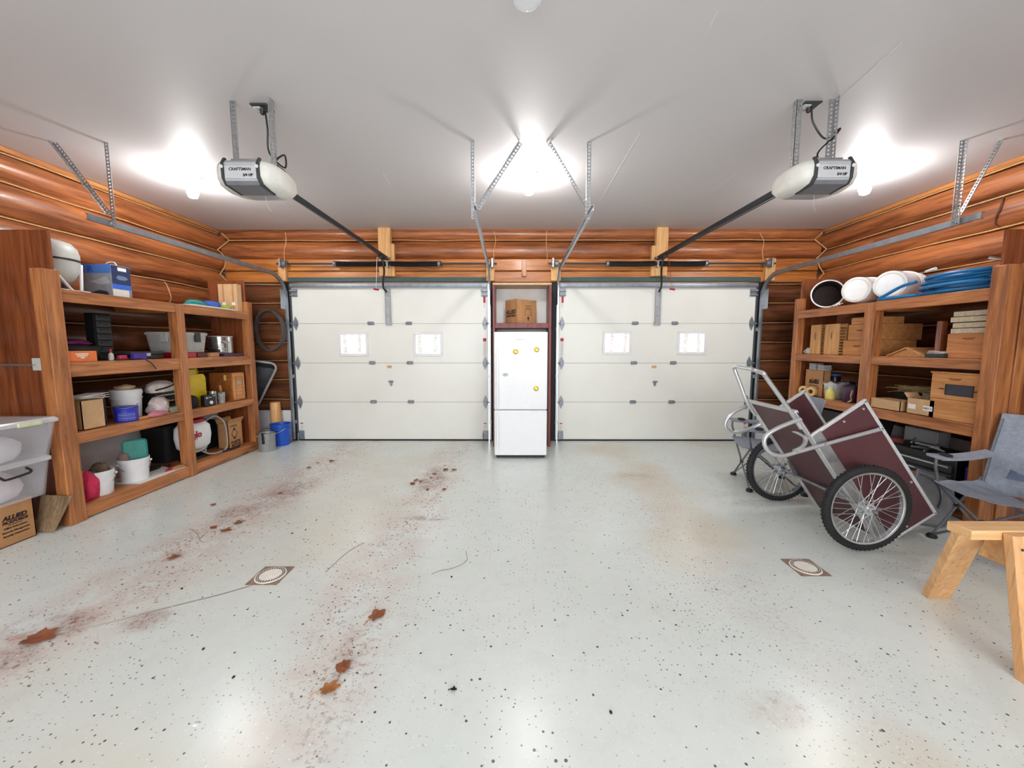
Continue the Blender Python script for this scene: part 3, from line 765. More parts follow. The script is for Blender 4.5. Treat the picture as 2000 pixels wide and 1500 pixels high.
# ------------------------------------------------------------------ fridge in its niche
n = thing('fridge_niche', 'red-stained wooden niche frame around the white fridge', 'niche', (.14, 5.6, 0))
ny0 = 5.46; zs0 = ony(1018, 641, ny0).z; zs1 = ony(1018, 631, ny0).z
xl0, xl1 = ony(962, 600, ny0).x, ony(968, 600, ny0).x; xr0, xr1 = ony(1072, 600, ny0).x, ony(1081, 600, ny0).x
zt = ony(1018, 556, ny0).z
part('side_panel', box(xl0, xl0 + .035, ny0, 5.90, 0, zt), RED, n, bevel=.004)
part('side_panel', box(xr0, xr0 + .04, ny0, 5.90, 0, zt), RED, n, bevel=.004)
part('shelf', box(xl0 + .035, xr0, ny0, 5.90, zs0, zs1), RED, n, bevel=.004)
part('top_rail', box(xl0, xr0 + .04, ny0 + .02, 5.90, zt, zt + .03), flat('pale_top_rail', (206, 176, 140), .6), n, bevel=.003)
part('back_panel', box(xl0 + .03, xr0 + .01, 5.88, 5.90, zs1 + .002, zt), WHITEP, n, smooth=0)
fy = 4.86; x0 = ony(965, 760, fy).x; x1 = ony(1069, 760, fy).x; zf = ony(1018, 648, fy).z; zm = ony(1018, 801, fy).z
fr = thing('fridge', 'white two-door fridge standing between the garage doors', 'fridge', ((x0 + x1) / 2, fy + .32, 0))
part('body', box(x0 + .008, x1 - .008, fy + .065, fy + .64, .04, zf - .006), ENAM, fr, bevel=.012)
part('base_grille', box(x0 + .02, x1 - .02, fy + .05, fy + .6, .012, .04), BLACK, fr)
for x in (x0 + .05, x1 - .05): part('foot', lathe(B(), [(0, 0), (.022, 0), (.022, .02), (0, .02)], 12, Matrix.Translation((x, fy + .09, 0))), BLACK, fr)
def fdoor(z0, z1, hz0, hz1):
    d = part('door', box(x0, x1, fy, fy + .055, z0, z1), ENAM, fr, bevel=.014, seg=3)
    part('gasket', box(x0 + .02, x1 - .02, fy + .054, fy + .066, z0 + .015, z1 - .015), LGREY, d)
    hx = x0 + .045
    bm = box(hx - .014, hx + .014, fy - .05, fy - .03, hz0, hz1); bx(bm, hx - .012, hx + .012, fy - .035, fy, hz0, hz0 + .05); bx(bm, hx - .012, hx + .012, fy - .035, fy, hz1 - .05, hz1)
    part('handle', bm, ENAM, d, bevel=.006)
    return d
du = fdoor(zm + .005, zf, zm + .03, zf - .19); dl = fdoor(.045, zm - .005, .14, zm - .04)
text(du, 'SAMSUNG', (ony(1016, 663, fy).x, fy - .0006, ony(1016, 663, fy).z), (1, 0, 0), (0, 0, 1), .022, GBADGE)
for (u, v), lab in (((1007, 687), 'upper left of the three'), ((1048, 683), 'upper right of the three'), ((1047, 759), 'lowest of the three')):
    q = ony(u, v, fy)
    g = thing('fridge_magnet', 'round gold magnet on the fridge door, ' + lab, 'magnet', (q.x, fy, q.z), group='gold fridge magnets')
    part('disc', lathe(B(), [(0, 0), (.033, 0), (.033, .004), (.026, .008), (0, .008)], 24, frame_m((q.x, fy, q.z), (1, 0, 0), (0, 0, 1))), GOLD, g)
    part('relief', lathe(B(), [(0, .008), (.016, .008), (.012, .013), (0, .014)], 12, frame_m((q.x + .006, fy, q.z - .004), (1, 0, 0), (0, 0, 1))), flat('pale_gold_relief', (232, 214, 120), .35, .4), g)
q = ony(987, 732, fy); el = [(.036 * math.cos(a * PI / 12), .019 * math.sin(a * PI / 12)) for a in range(24)]
g = thing('oval_magnet', 'white oval magnet with black letters on the fridge door', 'magnet', (q.x, fy, q.z))
part('plate', prism(B(), el, .004, frame_m((q.x, fy, q.z), (1, 0, 0), (0, 0, 1))), PAPER, g)
bm = tube(B(), [(q.x + .034 * math.cos(a * PI / 12), fy - .0045, q.z + .017 * math.sin(a * PI / 12)) for a in range(24)], .0016, 5, closed=True); part('black_ring', bm, INK, g)
text(g, 'BC', (q.x, fy - .005, q.z), (1, 0, 0), (0, 0, 1), .026, INK)

def carton(name, label, x0, x1, y0, y1, z0, z1, mat=None, flaps='open', group=None, rotz=0, cat='cardboard box', tape=False):
    """corrugated box: four walls and a floor, flaps lifted, or closed with a taped seam"""
    mat = mat or CARD; cx, cy = (x0 + x1) / 2, (y0 + y1) / 2; w, d, h = x1 - x0, y1 - y0, z1 - z0; t_ = .006
    t = thing(name, label, cat, (cx, cy, z0), rotz, group)
    bm = B()
    for a in ((-w / 2, w / 2, -d / 2, -d / 2 + t_), (-w / 2, w / 2, d / 2 - t_, d / 2), (-w / 2, -w / 2 + t_, -d / 2, d / 2), (w / 2 - t_, w / 2, -d / 2, d / 2)): bx(bm, *a, 0, h)
    bx(bm, -w / 2, w / 2, -d / 2, d / 2, 0, t_)
    part('body', bm, mat, t, local=True, smooth=0)
    if flaps == 'closed':
        part('flap', box(-w / 2, -.001, -d / 2, d / 2, h, h + t_), mat, t, local=True, smooth=0); part('flap', box(.001, w / 2, -d / 2, d / 2, h, h + t_), mat, t, local=True, smooth=0)
        if tape: part('tape', box(-.025, .025, -d / 2 - .001, d / 2 + .001, h + t_, h + t_ + .001), CARDL, t, local=True, smooth=0)
    elif flaps == 'peak':
        for sg in (-1, 1):
            m = Matrix.Translation((sg * w / 2, 0, h)) @ Matrix.Rotation(-sg * math.radians(20), 4, 'Y')
            part('flap', ob(B(), m, min(0, -sg * w * .46), max(0, -sg * w * .46), -d / 2, d / 2, 0, t_), mat, t, local=True, smooth=0)
    elif flaps:
        for sx, sy, ang in ((1, 0, 60), (-1, 0, 70), (0, 1, 50), (0, -1, 75)):
            if isinstance(flaps, str) and flaps != 'open' and {(1, 0): 'x', (-1, 0): 'w', (0, 1): 'y', (0, -1): 's'}[(sx, sy)] not in flaps: continue
            fl = min(w, d) * .45
            if sx: m = Matrix.Translation((sx * w / 2, 0, h)) @ Matrix.Rotation(-sx * math.radians(ang), 4, 'Y'); e = (min(0, sx * fl), max(0, sx * fl), -d / 2, d / 2, 0, t_)
            else: m = Matrix.Translation((0, sy * d / 2, h)) @ Matrix.Rotation(sy * math.radians(ang), 4, 'X'); e = (-w / 2, w / 2, min(0, sy * fl), max(0, sy * fl), 0, t_)
            part('flap', ob(B(), m, *e), mat, t, local=True, smooth=0)
    return t
# box in the niche, turned so that its printed side shows too
zb_ = zs1; BW, BD, BH = .355, .275, .33
t = carton('cardboard_box', 'brown moving box with lifted top in the niche above the fridge', .105 - BW / 2, .105 + BW / 2, 5.665 - BD / 2, 5.665 + BD / 2, zb_, zb_ + BH, CARD, 'peak', rotz=math.radians(36))
def ltext(t, s, o, ux, uy, size, mat=INK, **k):
    W = WM[t]; R = W.to_3x3(); text(t, s, W @ Vector(o), R @ Vector(ux), R @ Vector(uy), size, mat, **k)
ltext(t, 'ALLIED', (-BW / 2 - .0006, 0, .16), (0, -1, 0), (0, 0, 1), .075, bold=.003, shear=.2)
ltext(t, 'PICKFORDS', (-BW / 2 - .0006, 0, .105), (0, -1, 0), (0, 0, 1), .042, bold=.002, shear=.2)
f = -BD / 2 - .0006
ltext(t, 'THIS SIDE UP', (.03, f, .245), (1, 0, 0), (0, 0, 1), .022); ltext(t, 'FRAGILE', (.03, f, .215), (1, 0, 0), (0, 0, 1), .022)
bm = B()
for a in ((-.03, .09, .195, .199), (-.03, .09, .12, .124), (-.03, -.026, .12, .199), (.086, .09, .12, .199)): bx(bm, a[0], a[1], f, f + .0005, a[2], a[3])
part('printed_frame', bm, INK, t, smooth=0, local=True)
part('printed_arrow', prism(B(), [(-.026, .0), (0, .032), (.026, 0), (.01, 0), (.01, -.03), (-.01, -.03), (-.01, 0)], .0006, frame_m((.03, f + .0006, .07), (1, 0, 0), (0, 0, 1))), INK, t, smooth=0, local=True)

# ------------------------------------------------------------------ shelving along both side walls
def shelving(label, s, xf, levels, yn, ym, yf, ztop, gx, xw, gh):
    t = thing('shelving_unit', label, 'shelving', (s * abs(xw), (yn[0] + yf[1]) / 2, 0), group='built-in shelving')
    dpt = .035
    xb = xw                 # back of the boards, at the wall
    def X(a, b): return (min(a, b), max(a, b))
    for i, (zt, th) in enumerate(levels):
        part('shelf', box(*X(xf - s * 0 + s * .03, xb), yn[1] + .023, yf[0] + .01, zt - .03, zt), SHELFY, t, bevel=.003)
        for ya, yb in ((yn[1] + .0, ym[0] + .002), (ym[1] - .002, yf[0] + .01)):
            part('shelf_edge', box(*X(xf, xf + s * .03), ya, yb, zt - th, zt), SHELFY, t, bevel=.004)
    h1 = levels[0][0] - .005
    part('post', box(*X(xf - s * .012, xf + s * .09), ym[0], ym[1], 0, h1), SHELFZ, t, bevel=.005)
    part('post', box(*X(xf - s * .02, xf + s * (.075 if s < 0 else .10)), yn[0], yn[1], 0, ztop), SHELFZ, t, bevel=.005)
    if s > 0: part('post', box(*X(xf + s * .105, xf + s * .19), yn[0] - .008, yn[0] + .035, 0, ztop + .01), SHELFZ, t, bevel=.004)
    part('post', box(*X(xf - s * .0, xf + s * .09), yf[0], yf[1], 0, ztop), SHELFZ, t, bevel=.005)
    g = part('end_panel', box(*X(gx, xb), yn[1] + .002, yn[1] + .022, 0, gh), GABLE, t, bevel=.003)
    part('end_panel', box(*X(xf + s * .03, xf + s * .52), yf[0] + .012, yf[0] + .032, 0, gh - .03), GABLE, t, bevel=.003)
    for i, (zt, th) in enumerate(levels[:3]): part('cleat', box(*X(xf + s * .12, xb), ym[0] + .005, ym[1] - .005, zt - .10, zt - .031), SHELFX, t)
    return t, g
LV = [(1.91, .10), (1.322, .118), (.735, .09), (.12, .11)]
XLF = -3.61
ul, gl = shelving('stained wooden shelving against the left log wall, tall end panel', -1, XLF, LV, (2.98, 3.10), (4.15, 4.245), (5.27, 5.37), 2.05, -3.655, -4.29, 2.365)
RV = [(1.915, .10), (1.35, .088), (.81, .098), (.12, .11)]
XRF = 3.765
ur, gr = shelving('stained wooden shelving against the right log wall, behind the garden cart', 1, XRF, RV, (2.99, 3.10), (4.07, 4.185), (5.16, 5.245), 2.075, 3.83, 4.49, 2.36)
# latch rod on the left end panel
bm = box(-3.87, -3.80, 3.075, 3.102, 1.26, 1.36)
lt = part('latch_plate', bm, LGREY, gl, bevel=.003)
part('latch_rod', tube(B(), [(-4.28, 3.085, 1.305), (-3.84, 3.085, 1.305)], .011, 8), CHROME, lt)
bm = B()
for z in (1.24, 1.38): lathe(bm, [(0, 0), (.012, 0), (.012, .012), (0, .012)], 8, frame_m((-3.78, 3.10, z), (1, 0, 0), (0, 0, 1)))
part('bolt', bm, BRASS, lt)
# ------------------------------------------------------------------ things on the left shelving
def cyl_at(u, X, z0, vt, rpx):
    """centre, radius and top height of a round thing seen at column u, standing at X"""
    Y = onx(u, vt + 20, X).y; d = math.hypot(X, Y); r = rpx / F * (Y / d) ** 2 * d
    return X, Y, r, onx(u, vt, X).z
def bucket(name, label, x, y, z, r, h, mat, rim=True, taper=.86, group=None, handle=None, hang=PI, hmat=None, cat='bucket', tilt=.5, metal=False):
    t = thing(name, label, cat, (x, y, z), group=group)
    w = .004
    prof = [(0, 0), (r * taper, 0), (r * taper * 1.01, .004), (r * .985, h - .03)]
    if rim: prof += [(r * 1.03, h - .03), (r * 1.04, h), (r * .97, h)]
    else: prof += [(r, h), (r * .985, h)]
    prof += [(r * .955, h - .02), (r * taper - w, .008), (0, .008)]
    part('body', lathe(B(), prof, 36), mat, t, local=True)
    if rim: part('rim_band', lathe(B(), [(r * .96, h - .075), (r * 1.02, h - .075), (r * 1.02, h - .067), (r * .965, h - .067)], 36), mat, t, local=True)
    if handle:
        a = hang; pts = []
        for k in range(17):
            q = PI * k / 16
            px = math.cos(q) * (r * 1.05); sg = math.sin(q)
            lx, ly, lz = px, sg * (r * 1.08) * math.cos(tilt), h - .05 - sg * r * 1.05 * math.sin(tilt)
            if handle == 'up': ly, lz = 0, h - .03 + sg * r * .9
            pts.append((lx * math.cos(a) - ly * math.sin(a), lx * math.sin(a) + ly * math.cos(a), lz))
        part('handle', tube(B(), pts, .0035 if handle != 'up' else .005, 6), hmat or GALVD, t, local=True)
        for q in (0, -1):
            x_, y_, z_ = pts[q]; part('handle_lug', lathe(B(), [(0, -.012), (.012, -.012), (.012, .012), (0, .012)], 10, Matrix.Translation((x_, y_, z_)) @ Matrix.Rotation(PI / 2, 4, 'Y')), mat, t, local=True)
    return t
def prop(name, label, cat, bm, mat, **k): return solo(name, label, cat, bm, mat, **k)
def bagcloth(name, label, cat, c, s, mat, seed, amp=.25, **k): return solo(name, label, cat, lump(B(), c, s, seed, amp), mat, smooth=80, **k)
ZT, Z2, Z3, Z4 = 1.912, 1.324, .737, .122
# top shelf
Y = onx(128, 690, -3.88).y; cx, cy = -3.91, 3.31; zc = onx(130, 512, -3.88).z; R = .178
t = thing('domed_grill', 'pale grey dome-shaped grill with a black seam, on the top shelf by the tall panel', 'grill', (cx, cy, ZT))
ht = onx(130, 474, -3.88).z - zc
part('lid', lathe(B(), [(R, 0), (R * 1.0, ht * .3), (R * .93, ht * .62), (R * .76, ht * .86), (R * .45, ht * .97), (0, ht)], 40, Matrix.Translation((cx, cy, zc))), LGREY, t)
hb = zc - ZT - .06
part('bowl', lathe(B(), [(0, -hb), (R * .5, -hb * .98), (R * .8, -hb * .8), (R * .96, -hb * .45), (R, 0)], 40, Matrix.Translation((cx, cy, zc))), LGREY, t)
part('seam_ring', lathe(B(), [(R * .98, -.008), (R * 1.012, -.008), (R * 1.012, .008), (R * .98, .008)], 40, Matrix.Translation((cx, cy, zc))), BLACK, t)
part('drain_tray', lathe(B(), [(0, 0), (R * .62, 0), (R * .66, .03), (0, .04)], 30, Matrix.Translation((cx, cy, ZT + .03))), CHAR, t)
bm = B(); xe = cx + .215
for dx in (-.17, .2):
    tube(bm, [(cx + dx * .75, cy - .15, ZT + .012), (cx + dx * .75, cy + .15, ZT + .012)], .011, 8)
tube(bm, [(cx + .11, cy - .14, zc - .02), (cx + .19, cy - .02, ZT + .011)], .011, 8); tube(bm, [(cx + .11, cy + .14, zc - .02), (cx + .19, cy + .05, ZT + .011)], .011, 8)
tube(bm, [(cx - .12, cy - .16, zc - .02), (cx - .15, cy - .14, ZT + .011)], .011, 8); tube(bm, [(cx - .12, cy + .16, zc - .02), (cx - .15, cy + .14, ZT + .011)], .011, 8)
tube(bm, [(cx - .18, cy - .15, ZT + .012), (cx + .2, cy - .15, ZT + .012)], .011, 8)
part('stand', bm, WHITE, t)
x0, x1, y0, y1, z0, z1 = fit(158, 217, 255, 516, -3.69, ZT)
t = thing('appliance_box', 'blue and grey printed box with a white carry handle on the top shelf', 'box', ((x0 + x1) / 2, (y0 + y1) / 2, z0))
part('carton', box(x0, x1, y0, y1, z0, z1), flat('box_grey_print', (146, 148, 156), .4), t, bevel=.003)
e = .0012; h = z1 - z0
part('blue_panel', box(x0, x1, y0 - e, y0, z1 - h * .28, z1), flat('box_blue', (74, 120, 196), .4), t, smooth=0)
part('dark_swoosh', prism(B(), [(0, h * .12), (.08, h * .2), (.15, h * .16), (.17, h * .05), (.06, h * .02)], e, frame_m((x1 - .2, y0 - .0001, z0), (1, 0, 0), (0, 0, 1))), CHAR, t, smooth=0)
part('pale_swoosh', prism(B(), [(.0, h * .46), (.15, h * .62), (.19, h * .42), (.1, h * .36)], e, frame_m((x1 - .2, y0 - .0001, z0), (1, 0, 0), (0, 0, 1))), SILV, t, smooth=0)
text(t, 'R', (x1 - .19, y0 - .002, z1 - h * .15), (1, 0, 0), (0, 0, 1), .08, flat('box_deep_blue', (34, 92, 190), .4), bold=.004)
part('dark_side', box(x1, x1 + e, y0 + .004, y1 - .004, z0 + h * .38, z1 - h * .02), flat('box_side_navy', (40, 54, 92), .4), t, smooth=0)
part('blue_strip', box(x1, x1 + e * 1.5, y0 + .004, y1 - .004, z0 + h * .26, z0 + h * .40), flat('box_blue_strip', (60, 110, 220), .4), t, smooth=0)
part('white_label', box(x1, x1 + e * 1.5, y0 + .004, y1 - .03, z0 + .004, z0 + h * .24), PAPER, t, smooth=0)
part('address_label', box(x1 + e, x1 + e * 2, (y0 + y1) / 2 - .03, (y0 + y1) / 2 + .05, z1 - h * .17, z1 - h * .06), PAPER, t, smooth=0)
part('product_picture', prism(B(), [(-.05, 0), (-.03, .025), (.04, .02), (.06, 0), (.03, -.015), (-.03, -.015)], e, frame_m((x1 + e, (y0 + y1) / 2, z0 + h * .6), (0, 1, 0), (0, 0, 1))), flat('box_picture', (110, 130, 160), .4), t, smooth=0)
part('carry_handle', tube(B(), smoothpath([(x1 - .14, (y0 + y1) / 2, z1), (x1 - .12, (y0 + y1) / 2, z1 + .03), (x1 - .06, (y0 + y1) / 2, z1 + .035), (x1 - .03, (y0 + y1) / 2, z1)], 5), .005, 6), WHITE, t)
for uL, uC, uR, lab in ((431, 451, 452, 'left one of the two narrow tan cartons at the far end of the top shelf'), (452, 468, 477, 'right one of the two narrow tan cartons at the far end of the top shelf')):
    a = fit(uL, uC, uR, 556, -3.66 if uL > 440 else -3.765, ZT); 
    if uL < 440: a[3] = a[2] + .1
    dy_ = max(0, a[3] - 5.255); a[3] -= dy_; a[2] -= dy_
    t = thing('tall_carton', lab, 'cardboard box', ((a[0] + a[1]) / 2, (a[2] + a[3]) / 2, ZT), group='narrow tan cartons')
    part('body', box(*a), CARDL, t, bevel=.003); xm = (a[0] + a[1]) / 2
    part('tape', box(xm - .012, xm + .012, a[2] - .001, a[2], a[4] + .02, a[5]), CARD, t, smooth=0)
    part('label', box(xm - .02, xm + .025, a[2] - .0015, a[2], a[4] + .08, a[4] + .12), PAPER, t, smooth=0)
prop('white_board', 'thin white board lying under folded cloths on the top left shelf', 'board', box(-4.05, -3.63, 4.42, 5.10, ZT, ZT + .018), WHITE, bevel=.003)
zb = ZT + .019
bagcloth('folded_cloth', 'crumpled teal cloth on the white board, nearer heap', 'cloth', (-3.78, 4.62, zb), (.10, .12, .07), GREENC, 3, group='cloths on the white board')
bagcloth('folded_cloth', 'crumpled blue cloth in the middle of the white board', 'cloth', (-3.77, 4.85, zb), (.1, .10, .085), BLUEC, 4, group='cloths on the white board')
bagcloth('folded_cloth', 'yellow-green cloth at the far end of the white board', 'cloth', (-3.72, 5.02, zb), (.07, .06, .05), flat('lime_cloth', (150, 178, 60), .85), 5, group='cloths on the white board')
# second shelf, near bay
a = fit(133, 134, 191, 686, -3.65, Z2); a[0] = -3.78
t = thing('orange_carton', 'flat orange carton with white lettering lines at the near end of the shelf', 'box', ((a[0] + a[1]) / 2, (a[2] + a[3]) / 2, Z2))
part('body', box(*a), ORNG, t, bevel=.003)
bm = B()
for q, (w0, w1) in enumerate(((.25, .7), (.3, .66), (.42, .56))): bx(bm, a[1], a[1] + .001, a[2] + (a[3] - a[2]) * w0, a[2] + (a[3] - a[2]) * w1, a[5] - .03 - q * .016, a[5] - .02 - q * .016)
part('white_print', bm, PAPER, t, smooth=0)
t = thing('black_bin', 'low black bin behind the orange carton', 'bin', (-3.93, 3.4, Z2))
bm = loft(B(), [[(-3.91 + x, 3.37 + y, z) for x, y in rrect(w, d, .02)] for w, d, z in ((.2, .32, Z2), (.24, .36, Z2 + .13), (.22, .34, Z2 + .13), (.18, .30, Z2 + .02))])
part('tub', bm, BLACK, t)
part('rim', tube(B(), [(-3.91 + x, 3.37 + y, Z2 + .13) for x, y in rrect(.24, .36, .02)], .007, 6, closed=True), BLACK, t)
bagcloth('cosmetics_bag', 'clear bag with purple packets lying across the black bin', 'bag', (-3.91, 3.37, Z2 + .14), (.12, .18, .055), flat('purple_packets', (112, 40, 96), .3), 8)
t = thing('grey_hose_coil', 'coiled grey hose at the back of the shelf above the orange carton', 'hose', (-4.1, 3.3, Z2 + .13))
bm = B()
for q in range(3): tube(bm, [(-4.14 + .05 * q * .4, 3.36 + .13 * math.cos(k * PI / 12), Z2 + .27 + .02 * q + .11 * math.sin(k * PI / 12)) for k in range(24)], .014, 8, closed=True)
part('hose', bm, flat('grey_hose', (150, 150, 146), .5), t)
part('stand', box(-4.2, -4.08, 3.3, 3.42, Z2, Z2 + .17), CHAR, t, bevel=.004)
a = fit(165, 183, 217, 611, -3.93, Z2)
t = thing('drawer_tower', 'tall black plastic drawer tower at the back of the second shelf', 'drawer unit', ((a[0] + a[1]) / 2, (a[2] + a[3]) / 2, Z2))
part('frame', box(*a), BLACKM, t, bevel=.005); nd = 7
for q in range(nd):
    z0 = a[4] + .01 + q * (a[5] - a[4] - .02) / nd; z1 = z0 + (a[5] - a[4] - .02) / nd - .008
    d = part('drawer', box(a[1], a[1] + .012, a[2] + .012, a[3] - .012, z0, z1), CHAR, t, bevel=.003)
    part('pull', box(a[1] + .011, a[1] + .02, (a[2] + a[3]) / 2 - .04, (a[2] + a[3]) / 2 + .04, z1 - .02, z1 - .01), BLACK, d)
x, y, r, z1 = cyl_at(217, -3.72, Z2, 676, 4)
t = thing('glue_bottle', 'small clear bottle with a red cap beside the black bin', 'bottle', (x, y, Z2)); M_ = Matrix.Translation((x, y, Z2)); h = .09
part('body', lathe(B(), [(0, 0), (.018, 0), (.02, .01), (.018, .055), (.009, .07), (0, .07)], 16, M_), LGREY, t); part('cap', lathe(B(), [(0, .07), (.01, .07), (.006, .105), (0, .105)], 14, M_), REDP, t)
prop('pink_block', 'small pink block next to the red-capped bottle', 'block', box(-3.75, -3.71, 3.62, 3.69, Z2, Z2 + .045), flat('pink_plastic', (206, 60, 84), .5), bevel=.006)
t = thing('tool_case', 'flat black tool case with a grey top on the second shelf', 'tool case', (-3.85, 3.84, Z2))
part('base', box(-4.02, -3.71, 3.73, 4.08, Z2, Z2 + .045), BLACK, t, bevel=.008); part('lid', box(-4.02, -3.71, 3.73, 4.08, Z2 + .046, Z2 + .075), CHAR, t, bevel=.008)
part('latch', box(-3.711, -3.70, 3.86, 3.92, Z2 + .03, Z2 + .06), SILV, t, bevel=.002)
prop('blue_packet', 'dark blue packet standing in front of the flat tool case', 'packet', box(-3.695, -3.655, 3.70, 3.83, Z2, Z2 + .06), VIO, bevel=.004)
bm = tube(B(), smoothpath([(-3.70, 3.55, Z2 + .012), (-3.66, 3.66, Z2 + .012), (-3.625, 3.74, Z2 + .008), (-3.598, 3.80, Z2 - .03), (-3.594, 3.85, Z2 - .10)], 5), .005, 6)
solo('charger_cord', 'black charger cord hanging over the front of the second shelf', 'cord', bm, BLACK)
# grey storage bin with its lid, seen on both sides of the middle post
a = fit(282, 364, 407, 648, -3.73, Z2)
prop('red_carton', 'flat red carton under the lidded grey storage bin', 'box', box(-3.95, -3.68, 4.30, 4.46, Z2, Z2 + .055), REDP, bevel=.003)
prop('dark_carton', 'flat dark carton under the far end of the grey storage bin', 'box', box(-3.95, -3.68, 4.48, 4.62, Z2, Z2 + .052), flat('dark_red_carton', (92, 34, 38), .5), bevel=.003)
prop('small_carton', 'small tan carton with a red end beside the steel pot', 'box', box(-3.72, -3.66, 4.66, 4.78, Z2, Z2 + .05), CARD, bevel=.003)
zb = Z2 + .058; cx, cy = (a[0] + a[1]) / 2, (a[2] + a[3]) / 2; w, d, h = a[1] - a[0], a[3] - a[2], a[5] - zb
t = thing('storage_bin', 'translucent grey lidded storage bin behind the middle post', 'storage bin', (cx, cy, zb))
part('tub', loft(B(), [[(cx + x, cy + y, z) for x, y in rrect(w * k, d * k, .03)] for k, z in ((.88, zb), (.98, zb + h * .86))]), flat('bin_grey', (188, 188, 182), .35), t)
part('lid', loft(B(), [[(cx + x, cy + y, z) for x, y in rrect(w * k, d * k, .03)] for k, z in ((1.03, zb + h * .86), (1.03, zb + h * .95), (.97, zb + h))]), LGREY, t)
part('latch', box(a[1] + .0, a[1] + .018, cy - .045, cy + .03, zb + h * .5, zb + h * .98), CHAR, t, bevel=.004)
part('latch', box(cx - .04, cx + .04, a[2] - .02, a[2] - .002, zb + h * .5, zb + h * .95), LGREY, t, bevel=.004)
# stainless pot
x, y, r, z1 = cyl_at(431, -3.83, Z2, 655, 25)
prop('dark_book', 'dark flat book lying under the steel pot', 'book', box(-4.0, -3.665, y - .17, y + .17, Z2, Z2 + .035), PURP, bevel=.004)
zb = Z2 + .037; M_ = Matrix.Translation((x, y, zb)); h = z1 - zb
t = thing('stock_pot', 'polished stainless stock pot with a lid on the second shelf', 'pot', (x, y, zb))
part('body', lathe(B(), [(0, 0), (r * .98, 0), (r, .01), (r, h * .9), (r * .985, h * .9), (r * .985, .012), (0, .012)], 40, M_), STEEL, t)
part('lid', lathe(B(), [(r * 1.03, h * .9), (r * 1.04, h * .94), (r * .9, h * .97), (0, h)], 40, M_), SILV, t)
for q in (.22, .62): part('band', lathe(B(), [(r, h * q), (r * 1.012, h * q + .004), (r * 1.012, h * q + .012), (r, h * q + .016)], 40, M_), STEEL, t)
for an in (-.55, -2.6):
    c_, s_ = math.cos(an), math.sin(an)
    part('handle', tube(B(), smoothpath([(x + r * c_ - .04 * s_, y + r * s_ + .04 * c_, zb + h * .6), (x + (r + .035) * c_ - .03 * s_, y + (r + .035) * s_ + .03 * c_, zb + h * .58), (x + (r + .035) * c_ + .03 * s_, y + (r + .035) * s_ - .03 * c_, zb + h * .58), (x + r * c_ + .04 * s_, y + r * s_ - .04 * c_, zb + h * .6)], 4), .006, 6), CHROME, t)
# third shelf, near bay
a = fit(143, 159, 205, 784, -3.675, Z3)
t = carton('cardboard_box', 'open tan cardboard box with white sheets on top, near end of the third shelf', *a, CARDL, 'yw')
bm = B()
for q in range(3): ob(bm, Matrix.Translation(((a[0] + a[1]) / 2, (a[2] + a[3]) / 2, a[5] + .02 + q * .012)) @ Matrix.Rotation(.05 * (q - 1), 4, 'X') @ Matrix.Rotation(.1 * q, 4, 'Z'), -.09, .075, -.12, .11, 0, .003)
solo('white_sheets', 'loose white plastic sheets on top of the tan cardboard box', 'plastic sheet', bm, PAPER, smooth=0)
prop('navy_binder', 'upright navy binder between the tan box and the blue tub', 'binder', box(-3.98, -3.74, a[3] + .012, a[3] + .075, Z3, Z3 + .30), flat('navy_binder_cover', (24, 28, 48), .5), bevel=.004)
x, y, r, z1 = cyl_at(247, -3.92, Z3, 763, 34)
bucket('white_bucket', 'white bucket at the back of the third shelf behind the blue tub', x, y, Z3, r, z1 - Z3, WHITE, group='white plastic buckets')
prop('bucket_lid', 'round white lid on the bucket behind the blue tub', 'lid', lathe(B(), [(0, 0), (r * 1.0, 0), (r * 1.0, .012), (r * .9, .016), (0, .016)], 32, Matrix.Translation((x, y, z1 + .001))), WHITE)
bagcloth('tan_cloth', 'tan rag lying on top of the white bucket lid', 'cloth', (x - .0, y, z1 + .018), (.075, .08, .05), flat('tan_rag', (190, 164, 132), .9), 11)
x, y, r, z1 = cyl_at(247, -3.73, Z3, 790, 25); M_ = Matrix.Translation((x, y, Z3)); h = z1 - Z3
t = thing('blue_tub', 'round royal blue tub with a lid on the third shelf', 'tub', (x, y, Z3))
part('body', lathe(B(), [(0, 0), (r * .97, 0), (r, .006), (r, h * .72), (0, h * .72)], 36, M_), ROYAL, t)
part('lid', lathe(B(), [(r * 1.02, h * .70), (r * 1.05, h * .74), (r * 1.05, h * .86), (r * .96, h * .9), (r * .4, h * .92), (0, h * .92)], 36, M_), ROYAL, t)
bm = B()
for q in range(5):
    for k in range(9):
        an = -1.5 + k * .17
        bar(bm, (x + r * 1.004 * math.cos(an), y + r * 1.004 * math.sin(an), Z3 + h * (.12 + q * .1)), (x + r * 1.004 * math.cos(an + .13), y + r * 1.004 * math.sin(an + .13), Z3 + h * (.12 + q * .1)), .002, .006 if q % 2 else .003)
part('pale_print', bm, flat('tub_print', (170, 180, 226), .5), t, smooth=0)
part('wire_handle', tube(B(), [(x + r * 1.06 * math.cos(a_), y + r * 1.06 * math.sin(a_), Z3 + h * .92 + .012 * math.sin(a_ * 2)) for a_ in [k * PI / 12 for k in range(-8, 6)]], .003, 5), GALVD, t)
bagcloth('plaid_cloth', 'pale plaid cloth heap between the blue tub and the black cases', 'cloth', (-3.75, 4.0, Z3 + .02), (.085, .10, .17), flat('plaid', (206, 190, 186), .9, var=.18, nscale=26), 14)
bagcloth('pink_cloth', 'small pink cloth end hanging below the pale plaid cloth', 'cloth', (-3.67, 3.9, Z3 + .002), (.05, .10, .06), flat('pink_plaid', (190, 120, 130), .9, var=.2, nscale=30), 15)
